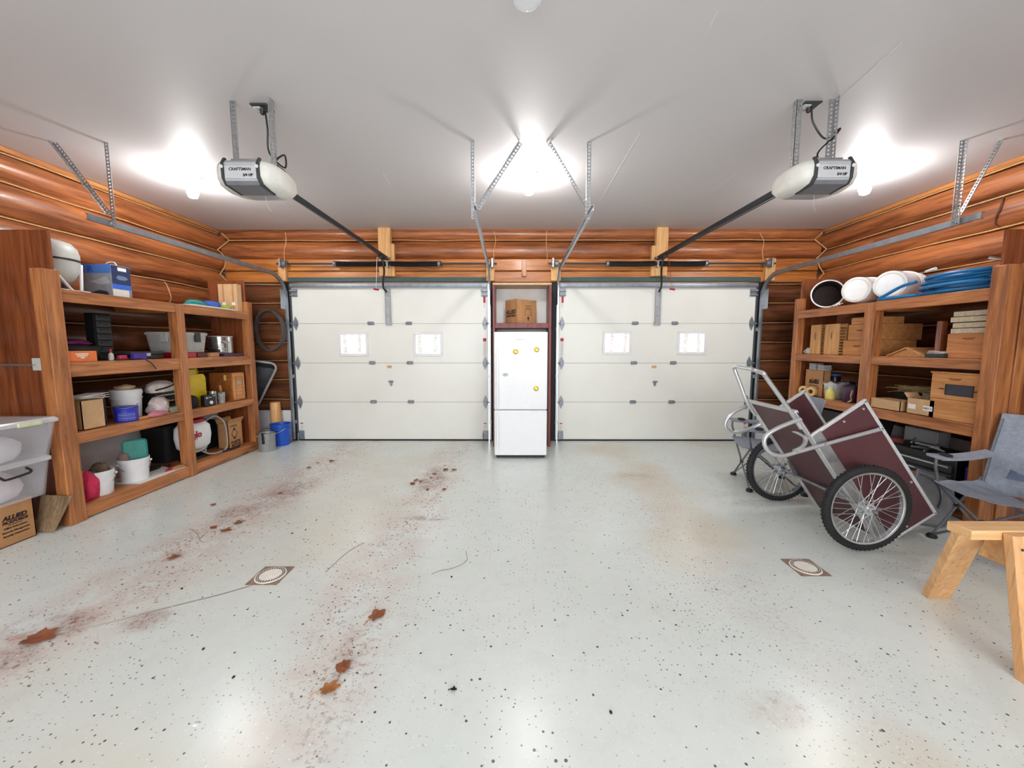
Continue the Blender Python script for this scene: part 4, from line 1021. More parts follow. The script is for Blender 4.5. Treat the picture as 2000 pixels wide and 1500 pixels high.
for q, (sx, sy, zz, hh, lab) in enumerate(((.2, .3, 0, .075, 'lowest black case of the pile under the white bag'), (.2, .27, .078, .07, 'middle black case of the pile, with a yellow oval badge'), (.19, .28, .151, .06, 'top black case of the pile under the white bag'))):
    t = thing('black_case', lab, 'case', (-3.93, 4.20, Z3 + zz), group='black cases on the third shelf')
    cx, cy = -3.93, 4.20 - .03 * (q == 1)
    m = Matrix.Translation((cx, cy, Z3 + zz)) @ Matrix.Rotation(.08 * (q - 1), 4, 'Z')
    part('shell', ob(B(), m, -sx / 2, sx / 2, -sy / 2, sy / 2, 0, hh), BLACK if q else CHAR, t, bevel=.008)
    part('grey_edge', ob(B(), m, sx / 2 - .004, sx / 2 + .003, -sy / 2 + .02, sy / 2 - .02, hh * .45, hh * .6), LGREY, t)
    if q == 1: part('yellow_badge', prism(B(), [(.035 * math.cos(k * PI / 8), .018 * math.sin(k * PI / 8)) for k in range(16)], .002, m @ frame_m((sx / 2 + .002, .02, hh * .55), (0, 1, 0), (0, 0, 1))), YELL, t, smooth=0)
t = thing('white_cap_bag', 'white cloth bag with a black band on top of the black cases', 'bag', (-3.90, 4.22, Z3 + .213))
part('bag', lump(B(), (-3.90, 4.20, Z3 + .213), (.10, .15, .13), 17, .2), CREAM, t)
part('black_band', tube(B(), smoothpath([(-3.83, 4.07, Z3 + .245), (-3.79, 4.17, Z3 + .27), (-3.80, 4.28, Z3 + .295)], 5), .008, 6), BLACK, t)
prop('flat_case', 'olive jar tray on its side in front of the black cases, by the middle post', 'tray', box(-3.72, -3.655, 4.04, 4.14, Z3, Z3 + .06), flat('olive_tray', (134, 134, 112), .5), bevel=.006)
prop('wood_offcut', 'thin pale wood offcut at the shelf edge right of the blue tub', 'wood offcut', box(-3.70, -3.655, 3.69, 3.80, Z3, Z3 + .022), PINEY, group='pale offcuts', bevel=.002)
prop('wood_offcut', 'thin pale wood offcut at the shelf edge below the pink cloth', 'wood offcut', box(-3.69, -3.65, 3.83, 4.02, Z3, Z3 + .018), PINEY, group='pale offcuts', bevel=.002)
# third shelf, far bay
cx, cy = -3.86, 4.55; h = onx(390, 718, -3.82).z - Z3
t = thing('fuel_can', 'tall yellow plastic can behind the black pouch', 'can', (cx, cy, Z3))
part('body', loft(B(), [[(cx + x, cy + y, Z3 + z) for x, y in rrect(w, d, .03)] for w, d, z in ((.17, .28, 0), (.18, .29, .02), (.18, .29, h * .74), (.16, .25, h * .84))]), YELL, t, bevel=.004)
part('shoulder', loft(B(), [[(cx + x, cy - .04 + y, Z3 + z) for x, y in rrect(w, d, .03)] for w, d, z in ((.15, .16, h * .83), (.14, .15, h * .97), (.11, .12, h))]), YELL, t, bevel=.004)
part('handle', tube(B(), smoothpath([(cx, cy + .03, Z3 + h * .93), (cx, cy + .09, Z3 + h * .98), (cx, cy + .12, Z3 + h * .85)], 4), .012, 8), YELL, t)
bagcloth('black_pouch', 'soft black pouch in front of the yellow can', 'pouch', (-3.73, 4.38, Z3), (.05, .10, .16), BLACKM, 19, .12)
t = thing('radio', 'black box with white marks and a round white knob on the third shelf', 'radio', (-3.69, 4.55, Z3))
bx0 = box(-3.71, -3.655, 4.50, 4.68, Z3, Z3 + .135); part('case', bx0, BLACK, t, bevel=.006)
part('knob', lathe(B(), [(0, 0), (.02, 0), (.02, .012), (0, .014)], 18, frame_m((-3.655, 4.585, Z3 + .04), (0, 1, 0), (0, 0, 1))), WHITE, t)
bm = box(-3.655, -3.654, 4.54, 4.60, Z3 + .10, Z3 + .104); bx(bm, -3.655, -3.654, 4.52, 4.535, Z3 + .09, Z3 + .11); bx(bm, -3.655, -3.654, 4.62, 4.66, Z3 + .112, Z3 + .118)
part('white_mark', bm, PAPER, t, smooth=0)
x, y, r, z1 = cyl_at(417, -3.69, Z3, 765, 7)
t = thing('metal_canister', 'ribbed metal canister between the black radio and the patterned pot', 'canister', (x, y, Z3)); h = z1 - Z3
part('body', lathe(B(), [(0, 0)] + [(r * (1 + .06 * (k % 2)), h * k / 16) for k in range(17)] + [(0, h)], 28, Matrix.Translation((x, y, Z3))), GALV, t)
part('lid_ring', lathe(B(), [(r * .8, h), (r * 1.05, h), (r * 1.05, h + .008), (r * .8, h + .008)], 24, Matrix.Translation((x, y, Z3))), CHROME, t)
x, y, r, z1 = cyl_at(433, -3.69, Z3, 766, 8.5)
bucket('patterned_pot', 'small patterned grey pot beside the wooden box', x, y, Z3, r, z1 - Z3, flat('patterned_pot', (160, 160, 158), .5, var=.5, nscale=60), rim=False, taper=.8, cat='pot')
t = thing('trowel', 'trowel with a wooden grip standing in the patterned pot', 'trowel', (x, y, Z3 + .02))
part('blade', bar(B(), (x, y, Z3 + .02), (x, y, z1 + .01), .03, .003), STEEL, t); part('grip', tube(B(), [(x, y, z1 + .01), (x - .0, y - .004, z1 + .04), (x, y - .01, z1 + .09)], [.012, .017, .013], 10), flat('grip_wood', (176, 120, 64), .5), t)
a = fit(409, 453, 477, 728, -3.66, Z3); cx, cy = (a[0] + a[1]) / 2, (a[2] + a[3]) / 2
t = thing('wooden_box', 'warm brown wooden box with a small door and metal catch on the third shelf', 'wooden box', (cx, cy, Z3))
part('body', box(*a), CEDAR, t, bevel=.004); h = a[5] - a[4]
d = part('door', box(a[1], a[1] + .012, a[2] + .01, a[3] - .01, a[4] + .01, a[5] - .01), PINEY, t, bevel=.003)
part('catch', box(a[1] + .012, a[1] + .022, cy - .03, cy + .03, a[4] + h * .55, a[4] + h * .68), GALV, d, bevel=.003)
bm = B(); q = .05
for e in ((a[2] + q, a[3] - q, a[4] + .06, a[4] + .066), (a[2] + q, a[3] - q, a[5] - .056, a[5] - .05), (a[2] + q, a[2] + q + .006, a[4] + .06, a[5] - .05), (a[3] - q - .006, a[3] - q, a[4] + .06, a[5] - .05)): bx(bm, a[1] + .012, a[1] + .015, *e)
part('door_moulding', bm, CEDAR, d, smooth=0)
part('brass_clasp', box(a[1] - .10, a[1] - .07, a[2] - .006, a[2], a[5] - .10, a[5] - .03), BRASS, t, bevel=.003)
# bottom shelf, near bay
bagcloth('red_bag', 'crumpled crimson cloth bag behind the nearest white bucket', 'bag', (-3.70, 3.235, Z4), (.055, .065, .27), PINKC, 23, .5)
bagcloth('red_cushion', 'dark red folded cushion leaning behind the crimson bag', 'cushion', (-4.03, 3.30, Z4), (.08, .12, .44), REDC, 24, .22)
def stuffed(label, u, X, vt, rpx):
    x, y, r, z1 = cyl_at(u, X, Z4, vt, rpx)
    bucket('white_bucket', label, x, y, Z4, r * .97, z1 - Z4, WHITE, group='white plastic buckets', handle='down', hang=math.radians(-120), tilt=.75)
    return x, y, r, z1
x, y, r, z1 = stuffed('white bucket holding rags, nearest on the bottom left shelf', 190, -3.76, 918, 39)
bagcloth('brown_rag', 'brown rag heaped in the nearest white bucket', 'cloth', (x - .015, y + .045, z1 - .10), (.085, .055, .16), BROWNC, 31, .3)
bagcloth('teal_rag', 'teal rag at the front of the nearest white bucket', 'cloth', (x + .01, y - .055, z1 - .09), (.07, .045, .10), TEAL, 32, .2)
x, y, r, z1 = stuffed('white bucket with a teal tray standing in it, second on the bottom left shelf', 262, -3.79, 893, 35)
zt_ = onx(272, 858, -3.78).z
m = frame_m((x + .005, y + .02, z1 - .16), (.72, .69, 0), (-.07, .07, 1))
t = thing('teal_tray', 'teal plastic tray standing upright in the second white bucket', 'tray', (x, y, z1 - .16)); hh = zt_ - z1 + .16
part('tray', prism(B(), rrect(.17, hh, .025, cy=hh / 2), .02, m), TEAL, t, bevel=.005); part('rim', tube(B(), [m @ Vector((a_, b_, .0)) for a_, b_ in rrect(.175, hh + .006, .028, cy=hh / 2)], .007, 6, closed=True), TEAL, t)
bagcloth('brown_roll', 'brown rolled cloth sticking out of the second white bucket', 'cloth', (x - .05, y - .045, z1 - .07), (.04, .045, .13), flat('rosy_brown_cloth', (150, 124, 116), .9), 34, .2)
prop('white_sheet', 'white sheet spread on the bottom shelf beside the second bucket', 'sheet', box(-3.99, -3.625, 3.60, 4.14, Z4, Z4 + .004), PAPER)
t = thing('red_shears', 'red-handled garden shears lying on the white sheet', 'shears', (-3.72, 4.0, Z4 + .006))
for sg in (-1, 1):
    part('grip', tube(B(), smoothpath([(-3.68, 3.97 + sg * .02, Z4 + .02), (-3.70, 4.03 + sg * .03, Z4 + .022), (-3.74, 4.09, Z4 + .02)], 4), .012, 8), REDP, t)
    part('blade', prism(B(), [(0, 0), (.16, .012), (.17, .0), (.01, -.018)], .004, frame_m((-3.74, 4.09, Z4 + .014 + sg * .003), (-.9, .5 + sg * .15, 0), (0, 0, 1)) @ Matrix.Rotation(PI / 2, 4, 'X')), DSTEEL, t, smooth=0)
prop('black_glove', 'black work glove on the white sheet behind the red shears', 'glove', lump(B(), (-3.90, 4.02, Z4 + .005), (.05, .10, .04), 37, .2), BLACKM)
prop('orange_brick', 'flat brown-orange carton lying by the middle post', 'box', box(-3.70, -3.64, 4.02, 4.13, Z4 + .005, Z4 + .03), CARD, bevel=.003)
prop('black_stick', 'thin black rod leaning across the bottom shelf behind the second bucket', 'rod', bar(B(), (-3.98, 3.92, Z4 + .006), (-4.20, 4.14, Z4 + .22), .014, .014), BLACK)
t = thing('black_tub', 'tall black tub at the back of the bottom shelf beside the sprayer', 'tub', (-4.08, 4.42, Z4))
part('body', loft(B(), [[(-4.08 + x, 4.42 + y, Z4 + z) for x, y in rrect(w, d, .04)] for w, d, z in ((.26, .30, 0), (.32, .36, .42))]), BLACKM, t)
part('rim', tube(B(), [(-4.08 + x, 4.42 + y, Z4 + .42) for x, y in rrect(.33, .37, .04)], .01, 6, closed=True), BLACK, t)
# knapsack sprayer
cx, cy = -3.80, 4.46; zb = Z4; zt_ = onx(385, 822, -3.72).z
t = thing('knapsack_sprayer', 'white knapsack sprayer with a red lid and grey hose behind the middle post', 'sprayer', (cx, cy, zb)); H_ = zt_ - zb
part('tank', loft(B(), [[(cx + x, cy + y, zb + z) for x, y in rrect(w, d, .06, 5)] for w, d, z in ((.15, .27, H_ * .26), (.19, .34, H_ * .34), (.21, .37, H_ * .6), (.20, .355, H_ * .84), (.16, .28, H_ * .95), (.12, .2, H_ * .97))]), WHITE, t, smooth=60)
part('lid', lathe(B(), [(.105, 0), (.115, .01), (.11, .035), (.075, .05), (.06, .085), (0, .095)], 32, Matrix.Translation((cx, cy + .01, zb + H_ * .955))), REDP, t)
bm = box(cx - .07, cx + .07, cy - .15, cy + .16, zb, zb + .03); bx(bm, cx - .05, cx + .05, cy - .11, cy - .07, zb + .03, zb + H_ * .27); bx(bm, cx - .05, cx + .05, cy + .06, cy + .13, zb + .03, zb + H_ * .27)
part('base_frame', bm, BLACK, t, bevel=.006)
bm = tube(B(), [(cx + .04, cy - .05, zb + .09), (cx + .07, cy + .02, zb + .10), (cx + .06, cy + .10, zb + .12)], .02, 10); tube(bm, [(cx + .05, cy + .10, zb + .06), (cx + .05, cy + .10, zb + .15)], .016, 10)
part('pump', bm, GALV, t)
part('hose', tube(B(), smoothpath([(cx + .06, cy + .02, zb + .09), (cx + .10, cy + .10, zb + .03), (cx + .12, cy + .22, zb + .012), (cx + .11, cy + .36, zb + .03), (cx + .10, cy + .40, zb + .16), (cx + .09, cy + .38, zb + .36), (cx + .06, cy + .28, zb + .46), (cx + .03, cy + .17, zb + H_ * .93)], 6), .009, 8), flat('grey_clear_hose', (176, 170, 158), .4), t)
part('strap', box(cx - .10, cx - .08, cy + .19, cy + .24, zb + .06, zb + H_ * .9), BLACKM, t)
text(t, 'solo', (cx + .109, cy - .09, zb + H_ * .66), (0, 1, 0), (0, 0, 1), .105, REDP, bold=.004)
text(t, '425', (cx + .109, cy - .09, zb + H_ * .56), (0, 1, 0), (0, 0, 1), .035, REDP)
prop('sprayer_wand', 'black sprayer wand lying on the bottom shelf front', 'wand', tube(B(), [(-3.66, 4.72, Z4 + .012), (-3.63, 4.86, Z4 + .012), (-3.635, 4.98, Z4 + .012)], .011, 8), BLACK)
prop('black_crate', 'black crate between the sprayer and the printed cardboard box', 'crate', box(-4.15, -3.95, 4.80, 5.06, Z4, Z4 + .36), BLACKM, bevel=.01)
a = fit(425, 446, 474, 828, -3.70, Z4)
t = carton('cardboard_box', 'open cardboard box with a black diamond print on the bottom shelf', *a, CARD, 'wx')
x1 = a[1] + .0008; ym = (a[2] + a[3]) / 2; h = a[5] - a[4]
text(t, '4 PACK', (x1, ym - .03, Z4 + h * .86), (0, 1, 0), (0, 0, 1), .04, INK); text(t, 'PLASTIC', (x1, ym - .0, Z4 + h * .2), (0, 1, 0), (0, 0, 1), .05, INK, bold=.002); text(t, 'BOTTLES', (x1, ym - .0, Z4 + h * .08), (0, 1, 0), (0, 0, 1), .04, INK, bold=.002)
bm = B(); c_ = Vector((x1, ym - .02, Z4 + h * .55)); s_ = .075
for q in range(4):
    p_ = [(0, s_), (s_ * .7, 0), (0, -s_), (-s_ * .7, 0)]; (a1, b1), (a2, b2) = p_[q], p_[(q + 1) % 4]
    bar(bm, c_ + Vector((0, a1, b1)), c_ + Vector((0, a2, b2)), .0012, .008)
prism(bm, [(-.018, .045), (0, .075), (.018, .045)], .001, frame_m(c_, (0, 1, 0), (0, 0, 1))); prism(bm, [(-.018, -.045), (.018, -.045), (0, -.075)], .001, frame_m(c_, (0, 1, 0), (0, 0, 1)))
part('printed_diamond', bm, INK, t, smooth=0)

# ------------------------------------------------------------------ left floor
p = onz(515, 883); rr = .105
t = bucket('grey_pail', 'small grey metal pail at the far end of the left shelving', p.x, p.y + rr * .8, 0, rr, .25, flat('dull_pail_zinc', (158, 160, 160), .5, .35), rim=False, taper=.97, handle='up', hang=.9, hmat=DSTEEL, cat='pail')
prop('black_brush', 'black rubber brush hooked over the rim of the grey pail', 'brush', bar(B(), (p.x + .028, p.y - .038, .12), (p.x + .022, p.y - .035, .27), .03, .012), BLACK, bevel=.004)
p = onz(542, 872); rr = .135
bucket('blue_bucket', 'bright blue bucket on the floor beside the left garage door', p.x, p.y + rr * .75, 0, rr, .32, BLUE, taper=.8, handle='down', hang=math.radians(150), hmat=LGREY, tilt=.6)
t = thing('timber_post', 'short round log standing behind the blue bucket', 'log', (-3.62, 5.73, 0))
part('bark', lathe(B(), [(0, 0), (.075, 0), (.078, .3), (.07, .60), (.064, .61)], 22, Matrix.Translation((-3.60, 5.735, 0))), LUMBER, t); part('cut_end', lathe(B(), [(.064, .61), (.03, .612), (0, .612)], 22, Matrix.Translation((-3.60, 5.735, 0))), CARDL, t)
# wheelbarrow tray on end
c0 = ony(544, 711, 5.60); us = (ony(453, 699, 5.46) - c0).normalized(); vs_ = (ony(497, 806, 5.64) - c0).normalized()
cen = c0 + us * .25 + vs_ * .39; nz_ = us.cross(vs_).normalized(); nz_ = nz_ if nz_.y > 0 else -nz_     # nz_ points away from the viewer
t = thing('wheelbarrow_tray', 'dark grey wheelbarrow tray stood on end behind the far shelf post', 'wheelbarrow tray', (c0.x - .3, 5.58, 0))
def trap(k, z, sh=0.0): return [cen + us * (x - sh * 2.2) + vs_ * (y + sh) + nz_ * z for x, y in rrect(.50 * k, .78 * k, .11 * k, 6)]
part('tray', loft(B(), [trap(.985, 0), trap(.80, .075, .02), trap(.78, .07, .02), trap(.965, .0)], caps=False), CHAR, t, smooth=60)
part('floor_pan', loft(B(), [trap(.80, .075, .02), trap(.78, .07, .02)]), flat('tray_floor', (66, 68, 72), .55, var=.2), t)
part('rim', tube(B(), trap(1.0, -.002), .016, 8, closed=True), flat('grey_rim', (156, 154, 152), .45), t)
# rubber hoop on the back logs
c_ = ony(527, 645, 5.665); t = thing('rubber_hoop', 'big grey rubber hoop hung on the logs beside the left garage door', 'rubber hoop', (c_.x, 5.66, c_.z))
bm = B(); sec = []
for k in range(40):
    an = 2 * PI * k / 40; d = Vector((math.cos(an) * .225, math.cos(an) * -.035, math.sin(an) * .29)); n_ = Vector((math.cos(an), 0, math.sin(an)))
    sec.append([c_ + d + n_ * a_ + Vector((0, b_, 0)) for a_, b_ in ((-.014, -.035), (.014, -.035), (.02, 0), (.014, .035), (-.014, .035), (-.018, 0))])
rings = [[bm.verts.new(p_) for p_ in s_] for s_ in sec]
for A_, D_ in zip(rings, rings[1:] + rings[:1]):
    for k in range(6): bm.faces.new((A_[k], A_[(k + 1) % 6], D_[(k + 1) % 6], D_[k]))
part('hoop', bm, flat('grey_rubber', (76, 70, 68), .7), t); part('nail', tube(B(), [c_ + Vector((0, -.02, .27)), c_ + Vector((0, .12, .26))], .005, 6), DSTEEL, t)

# near-left stack: printed box, two clear bins, a floor tile
zA = onx(70, 968, -3.69).z; yA = onz(75, 1045).y
t = carton('cardboard_box', 'printed moving box on the floor under the two clear bins', -4.12, -3.69, 2.28, yA, 0, zA, CARD, 'closed')
f = -3.6892; W_ = [('ALLIED', .044, .05, .0025, .25), ('PICKFORDS', .028, .018, .0016, .25), ('The Careful Movers', .010, -.002, .0003, .1), ('Office Relocations', .018, -.022, .0006, .1), ('Records Management', .018, -.05, .0006, .1), ('Security Destruction', .018, -.078, .0006, .1)]
for s_, sz, dz, b_, sh in W_: text(t, s_, (f, yA - .115, zA * .5 + dz), (0, 1, 0), (0, 0, 1), sz, INK, bold=b_, shear=sh)
def clearbin(label, x1, y1, w, d, z0, z1, kx, things):
    cx, cy = x1 - w / 2, y1 - d / 2
    t = thing('clear_bin', label, 'storage bin', (cx, cy, z0), group='clear stacked bins')
    part('tub', loft(B(), [[(cx + x, cy + y, z) for x, y in rrect(w * k, d * k, .035)] for k, z in ((kx, z0), (.965, z1 - .035), (.95, z1 - .036), (kx - .03, z0 + .004))]), CLEAR, t)
    part('lid', loft(B(), [[(cx + x, cy + y, z) for x, y in rrect(w * k, d * k, .035)] for k, z in ((1.0, z1 - .035), (1.0, z1 - .012), (.96, z1))]), CLEARL, t)
    return t, cx, cy
zB = onx(78, 893, -3.60).z
t, cx, cy = clearbin('lower clear bin with a dark wire handle, on the printed box', -3.60, 2.93, .48, .70, zA + .008, zB, .88, 0)
part('handle', tube(B(), smoothpath([(-3.615, 2.60, zB - .07), (-3.58, 2.60, zB - .09), (-3.575, 2.62, zB - .10), (-3.575, 2.74, zB - .09), (-3.58, 2.76, zB - .075), (-3.615, 2.76, zB - .055)], 4), .008, 8), INK, t)
bagcloth('packed_cloth', 'pale rosy cloth packed inside the lower clear bin', 'cloth', (cx, cy, zA + .016), (.185, .29, (zB - zA) * .78), flat('rosy_white_cloth', (226, 212, 218), .9), 41, .06)
zC = onx(90, 816, -3.52).z
t, cx, cy = clearbin('upper clear bin with a greenish lid latch, on top of the lower bin', -3.51, 2.93, .56, .82, zB + .002, zC, .86, 0)
part('latch', box(-3.512, -3.495, 2.66, 2.80, zC - .04, zC - .008), flat('pale_green_latch', (206, 214, 176), .4), t, bevel=.004)
bagcloth('packed_cloth', 'grey and pink cloth packed inside the upper clear bin', 'cloth', (cx, cy, zB + .012), (.215, .33, (zC - zB) * .72), flat('greyish_cloth', (206, 200, 206), .9), 42, .07)
a_, b_, c2, d_ = onz(72, 1038), onz(107, 1040), None, None
m = frame_m(onz(72, 1039) + Vector((0, 0, .004)), (onz(108, 1039) - onz(72, 1039)), (.12, .30, .9))
wd = (onz(108, 1039) - onz(72, 1039)).length
solo('floor_tile', 'brown floor tile leaning against the near shelf post', 'tile', prism(B(), [(0, 0), (wd, 0), (wd + .07, .27), (-.03, .28)], .012, m), [tile_mat()], bevel=.002)
# ------------------------------------------------------------------ things on the right shelving
ZT, Z2, Z3, Z4 = 1.917, 1.352, .812, .122
def lying_bucket(label, c, ax, r, L, group, cap=True):
    """bucket on its side; ax points out of its closed end (cap) or its mouth"""
    ax = Vector(ax).normalized(); up = Vector((0, 0, 1)); m = frame_m(c, up.cross(ax), up)   # local z = ux x uy
    t = thing('white_bucket', label, 'bucket', (c[0], c[1], c[2] - r * 1.04), group=group)
    w = .005
    if cap: prof = [(0, 0), (r * .88, 0), (r * .90, -.006), (r * .99, -L + .07), (r * 1.03, -L + .07), (r * 1.03, -L + .055), (r, -L + .055), (r * 1.0, -L + .03), (r * 1.04, -L + .028), (r * 1.04, -L), (r * .985, -L), (r * .87, -.012), (0, -.012)]
    else: prof = [(r * .96, 0), (r * 1.04, 0), (r * 1.04, -.028), (r, -.03), (r, -.055), (r * 1.03, -.055), (r * 1.03, -.07), (r * .99, -.07), (r * .88, -L), (0, -L), (0, -L + .01), (r * .86, -L + .01), (r * .955, -.01)]
    part('body', lathe(B(), prof, 40, m), WHITE, t)
    if not cap: part('dark_inside', lathe(B(), [(r * .945, -.012), (r * .85, -L + .012), (0, -L + .012), (0, -L + .014), (r * .843, -L + .014), (r * .938, -.012)], 40, m), flat('dark_bucket_inside', (74, 56, 50), .7), t)  # dark inner skin, added to make the inside of the bucket darker
    if cap: part('foot_ring', lathe(B(), [(r * .70, 0), (r * .76, .004), (r * .80, .004), (r * .84, 0)], 36, m), OFFW, t)
    return t, m
uc = Vector((3.98, 4.74, 0)); r = .158
pc = ony(1616, 580, 4.74); c0 = Vector((pc.x, 4.74, ZT + r * 1.04 + .002))
t, m = lying_bucket('white bucket lying open-mouthed at the far end of the top right shelf', c0, (-.60, -.80, 0), r, .36, 'white buckets lying on the top right shelf', cap=False)
part('handle', tube(B(), [m @ Vector((r * 1.07 * math.cos(k * PI / 12), r * 1.07 * math.sin(k * PI / 12) + .0, -.05 - .10 * math.sin(k * PI / 12))) for k in range(13)], .003, 5), GALVD, t)
rr = .152
def stack(u, nb, labs, X=3.79):
    y = onx(u, 570, X).y
    for k in range(nb):
        r_ = rr
        c0 = Vector((X + k * .055, y, ZT + r_ * 1.05 + .002))
        if k == 0: lying_bucket(labs[k], c0, (-.90, -.44, 0), r_, .34, 'white buckets lying on the top right shelf')
        else:
            ax = Vector((-.90, -.44, 0)).normalized(); c1 = Vector((X, y, ZT + r_ * 1.05 + .002)) - ax * (.018 + k * .052)
            lying_bucket(labs[k], c1, ax, r_ * .98, .34, 'white buckets lying on the top right shelf')
stack(1671, 2, ['front bucket of the lying pair left of the blue hose, pale base showing', 'bucket nested behind the front one of the lying pair'], 3.80)
stack(1736, 3, ['front bucket of the lying stack beside the blue hose, white base showing', 'middle bucket nested in the lying stack beside the blue hose', 'rearmost bucket nested in the lying stack beside the blue hose'], 3.83)
bm = B()
for q in range(3): tube(bm, smoothpath([(3.84 + .03 * q, 4.72 + .04 * math.cos(k * .9 + q), ZT + .012 + .012 * q + .006 * math.sin(k * 2)) if k % 2 else (3.80 + .03 * q, 4.60 + .05 * k * .5, ZT + .012 + .012 * q) for k in range(5)], 4), .007, 6)
solo('cable_bundle', 'white cord bundle at the mouth of the open bucket', 'cord', bm, CORDW)
# blue hose: long flat coils
t = thing('garden_hose', 'blue rubber hose coiled flat along the top right shelf', 'hose', (3.98, 3.48, ZT)); bm = B(); pts = []
random.seed(3)
for q in range(7):
    cx = 3.97 + random.uniform(-.04, .04); cy = 3.50 + random.uniform(-.02, .02); ax_ = .13 + random.uniform(-.04, .04); ay = .335 - .008 * q + random.uniform(-.06, .015); lift = ZT + .018 + .022 * q
    for k in range(28):
        an = 2 * PI * k / 28 + PI / 2; f = q + k / 28
        pts.append((cx + ax_ * math.cos(an), cy + ay * math.sin(an), lift + .022 * k / 28 + .028 * (.5 + .5 * noise.noise(Vector((an, q * 2, 0)))) * min(1, q / 3)))
tube(bm, pts, .0155, 8); part('hose', bm, HOSE, t)
part('tail', tube(B(), smoothpath([(3.80, 3.72, ZT + .14), (3.79, 3.84, ZT + .12), (3.785, 3.98, ZT + .06), (3.78, 4.06, ZT + .018), (3.79, 3.9, ZT + .017), (3.80, 3.7, ZT + .016)], 6), .0155, 8), HOSE, t)
part('coupling', tube(B(), [(3.88, 3.72, ZT + .235), (3.86, 3.62, ZT + .245)], [.012, .015], 8), CORDW, t)
part('coupling', tube(B(), [(3.95, 3.2, ZT + .235), (3.90, 3.26, ZT + .26)], [.010, .013], 8), CHROME, t)

def hive(name, label, a, mat, hole=True, slots=None, cat='hive box', group='wooden hive boxes', face=None, z_hold=.62):
    """rebated wooden box with a scooped hand hold on its aisle face"""
    x0, x1, y0, y1, z0, z1 = a; w = .018
    t = thing(name, label, cat, ((x0 + x1) / 2, (y0 + y1) / 2, z0), group=group)
    bm = B()
    bx(bm, x0, x0 + w, y0, y1, z0, z1); bx(bm, x1 - w, x1, y0, y1, z0, z1); bx(bm, x0 + w, x1 - w, y1 - w, y1, z0, z1)
    if slots is None: bx(bm, x0 + w, x1 - w, y0, y0 + w, z0, z1)
    part('box', bm, mat, t, bevel=.003)
    yc, zc = (y0 + y1) / 2, z0 + (z1 - z0) * z_hold
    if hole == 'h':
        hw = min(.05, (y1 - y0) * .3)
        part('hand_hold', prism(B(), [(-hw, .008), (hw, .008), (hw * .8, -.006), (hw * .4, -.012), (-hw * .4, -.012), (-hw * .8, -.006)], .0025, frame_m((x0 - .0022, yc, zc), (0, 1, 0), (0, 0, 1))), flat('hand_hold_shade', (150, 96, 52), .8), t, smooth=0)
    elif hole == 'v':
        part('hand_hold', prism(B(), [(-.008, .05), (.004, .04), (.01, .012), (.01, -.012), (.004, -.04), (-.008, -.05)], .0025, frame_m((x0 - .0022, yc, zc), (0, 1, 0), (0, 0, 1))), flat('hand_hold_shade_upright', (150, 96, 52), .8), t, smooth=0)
    if slots:
        for q in range(slots):
            za = z0 + .012 + q * (z1 - z0 - .02) / slots
            part('frame_slat', box(x0 + w, x1 - w, y0 + .006, y1 - w, za, za + (z1 - z0) / slots * .45), PINE, t, smooth=0)
    return t
a = fit(1583, 1602, 1613, 634, 3.84, Z2); hive('hive_box', 'hive box standing on its end, left one of the two with slatted sides', a, PINEZ, 'v', 10)
a = fit(1611, 1638, 1656, 632, 3.83, Z2); hive('hive_box', 'hive box standing on its end, right one of the two with slatted sides', a, PINEZ, 'v', 10)
a = fit(1645, 1702, 1789, 664, 3.87, Z2); hive('hive_box', 'lowest hive box of the pile behind the middle post', a, PINEY, 'h'); zz = a[5]
b = fit(1656, 1704, 1801, 632, 3.88, zz + .002); b[4] = zz + .002; hive('hive_box', 'middle hive box of the pile behind the middle post', b, PINEY, 'h'); zz = b[5]
b = fit(1662, 1704, 1765, 618, 3.88, zz + .002); b[4] = zz + .002; hive('hive_box', 'shallow top hive tray of the pile behind the middle post', b, PINEY, None)
prop('grey_plastic_bag', 'crumpled grey plastic bag at the far end of the second right shelf', 'plastic bag', lump(B(), (3.88, 5.06, Z2), (.055, .075, .085), 51, .3), flat('greyish_bag', (176, 174, 168), .4))
# gabled lid
p0 = onx(1708, 690, 3.83); y1_ = 3.98; y0_ = 3.62
t = thing('gabled_lid', 'small gabled wooden hive roof on the second right shelf', 'hive roof', (4.0, 3.8, Z2))
prof = [(3.62 - 3.8, 0), (4.0 - 3.8, 0), (3.83 - 3.8, .085)]
part('gable', prism(B(), [(-.17, 0), (.17, 0), (0, .075)], .30, frame_m((3.86, 3.80, Z2), (0, 1, 0), (0, 0, 1))), PINE, t, smooth=0)
for sg in (-1, 1):
    m = Matrix.Translation((3.84, 3.80, Z2 + .080)) @ Matrix.Rotation(-sg * math.atan2(.075, .17), 4, 'X')
    part('roof_board', ob(B(), m, 0, .33, min(0, sg * .20), max(0, sg * .20), 0, .012), PINE, t, bevel=.002)
t = thing('paper_stack', 'loose white papers on a dark folder beside the gabled hive roof', 'papers', (3.9, 3.52, Z2))
part('folder', box(3.82, 4.0, 3.44, 3.60, Z2, Z2 + .035), CHAR, t, bevel=.003)
bm = B()
for q in range(4): ob(bm, Matrix.Translation((3.9, 3.53, Z2 + .036 + q * .006)) @ Matrix.Rotation(.12 * q, 4, 'Z') @ Matrix.Rotation(.04 * q, 4, 'X'), -.07, .07, -.06, .06, 0, .002)
part('sheet', bm, PAPER, t, smooth=0)
a = fit(1828, 1838, 1850, 627, 3.88, Z2); prop('upright_board', 'dark wooden board standing on edge left of the orange hive box', 'board', box(*a), GABLE, bevel=.003)
a = fit(1848, 1935, 1950, 650, 3.86, Z2); a[2] = 3.14; a[3] = 3.46; a[0] = 3.86; a[1] = 4.22
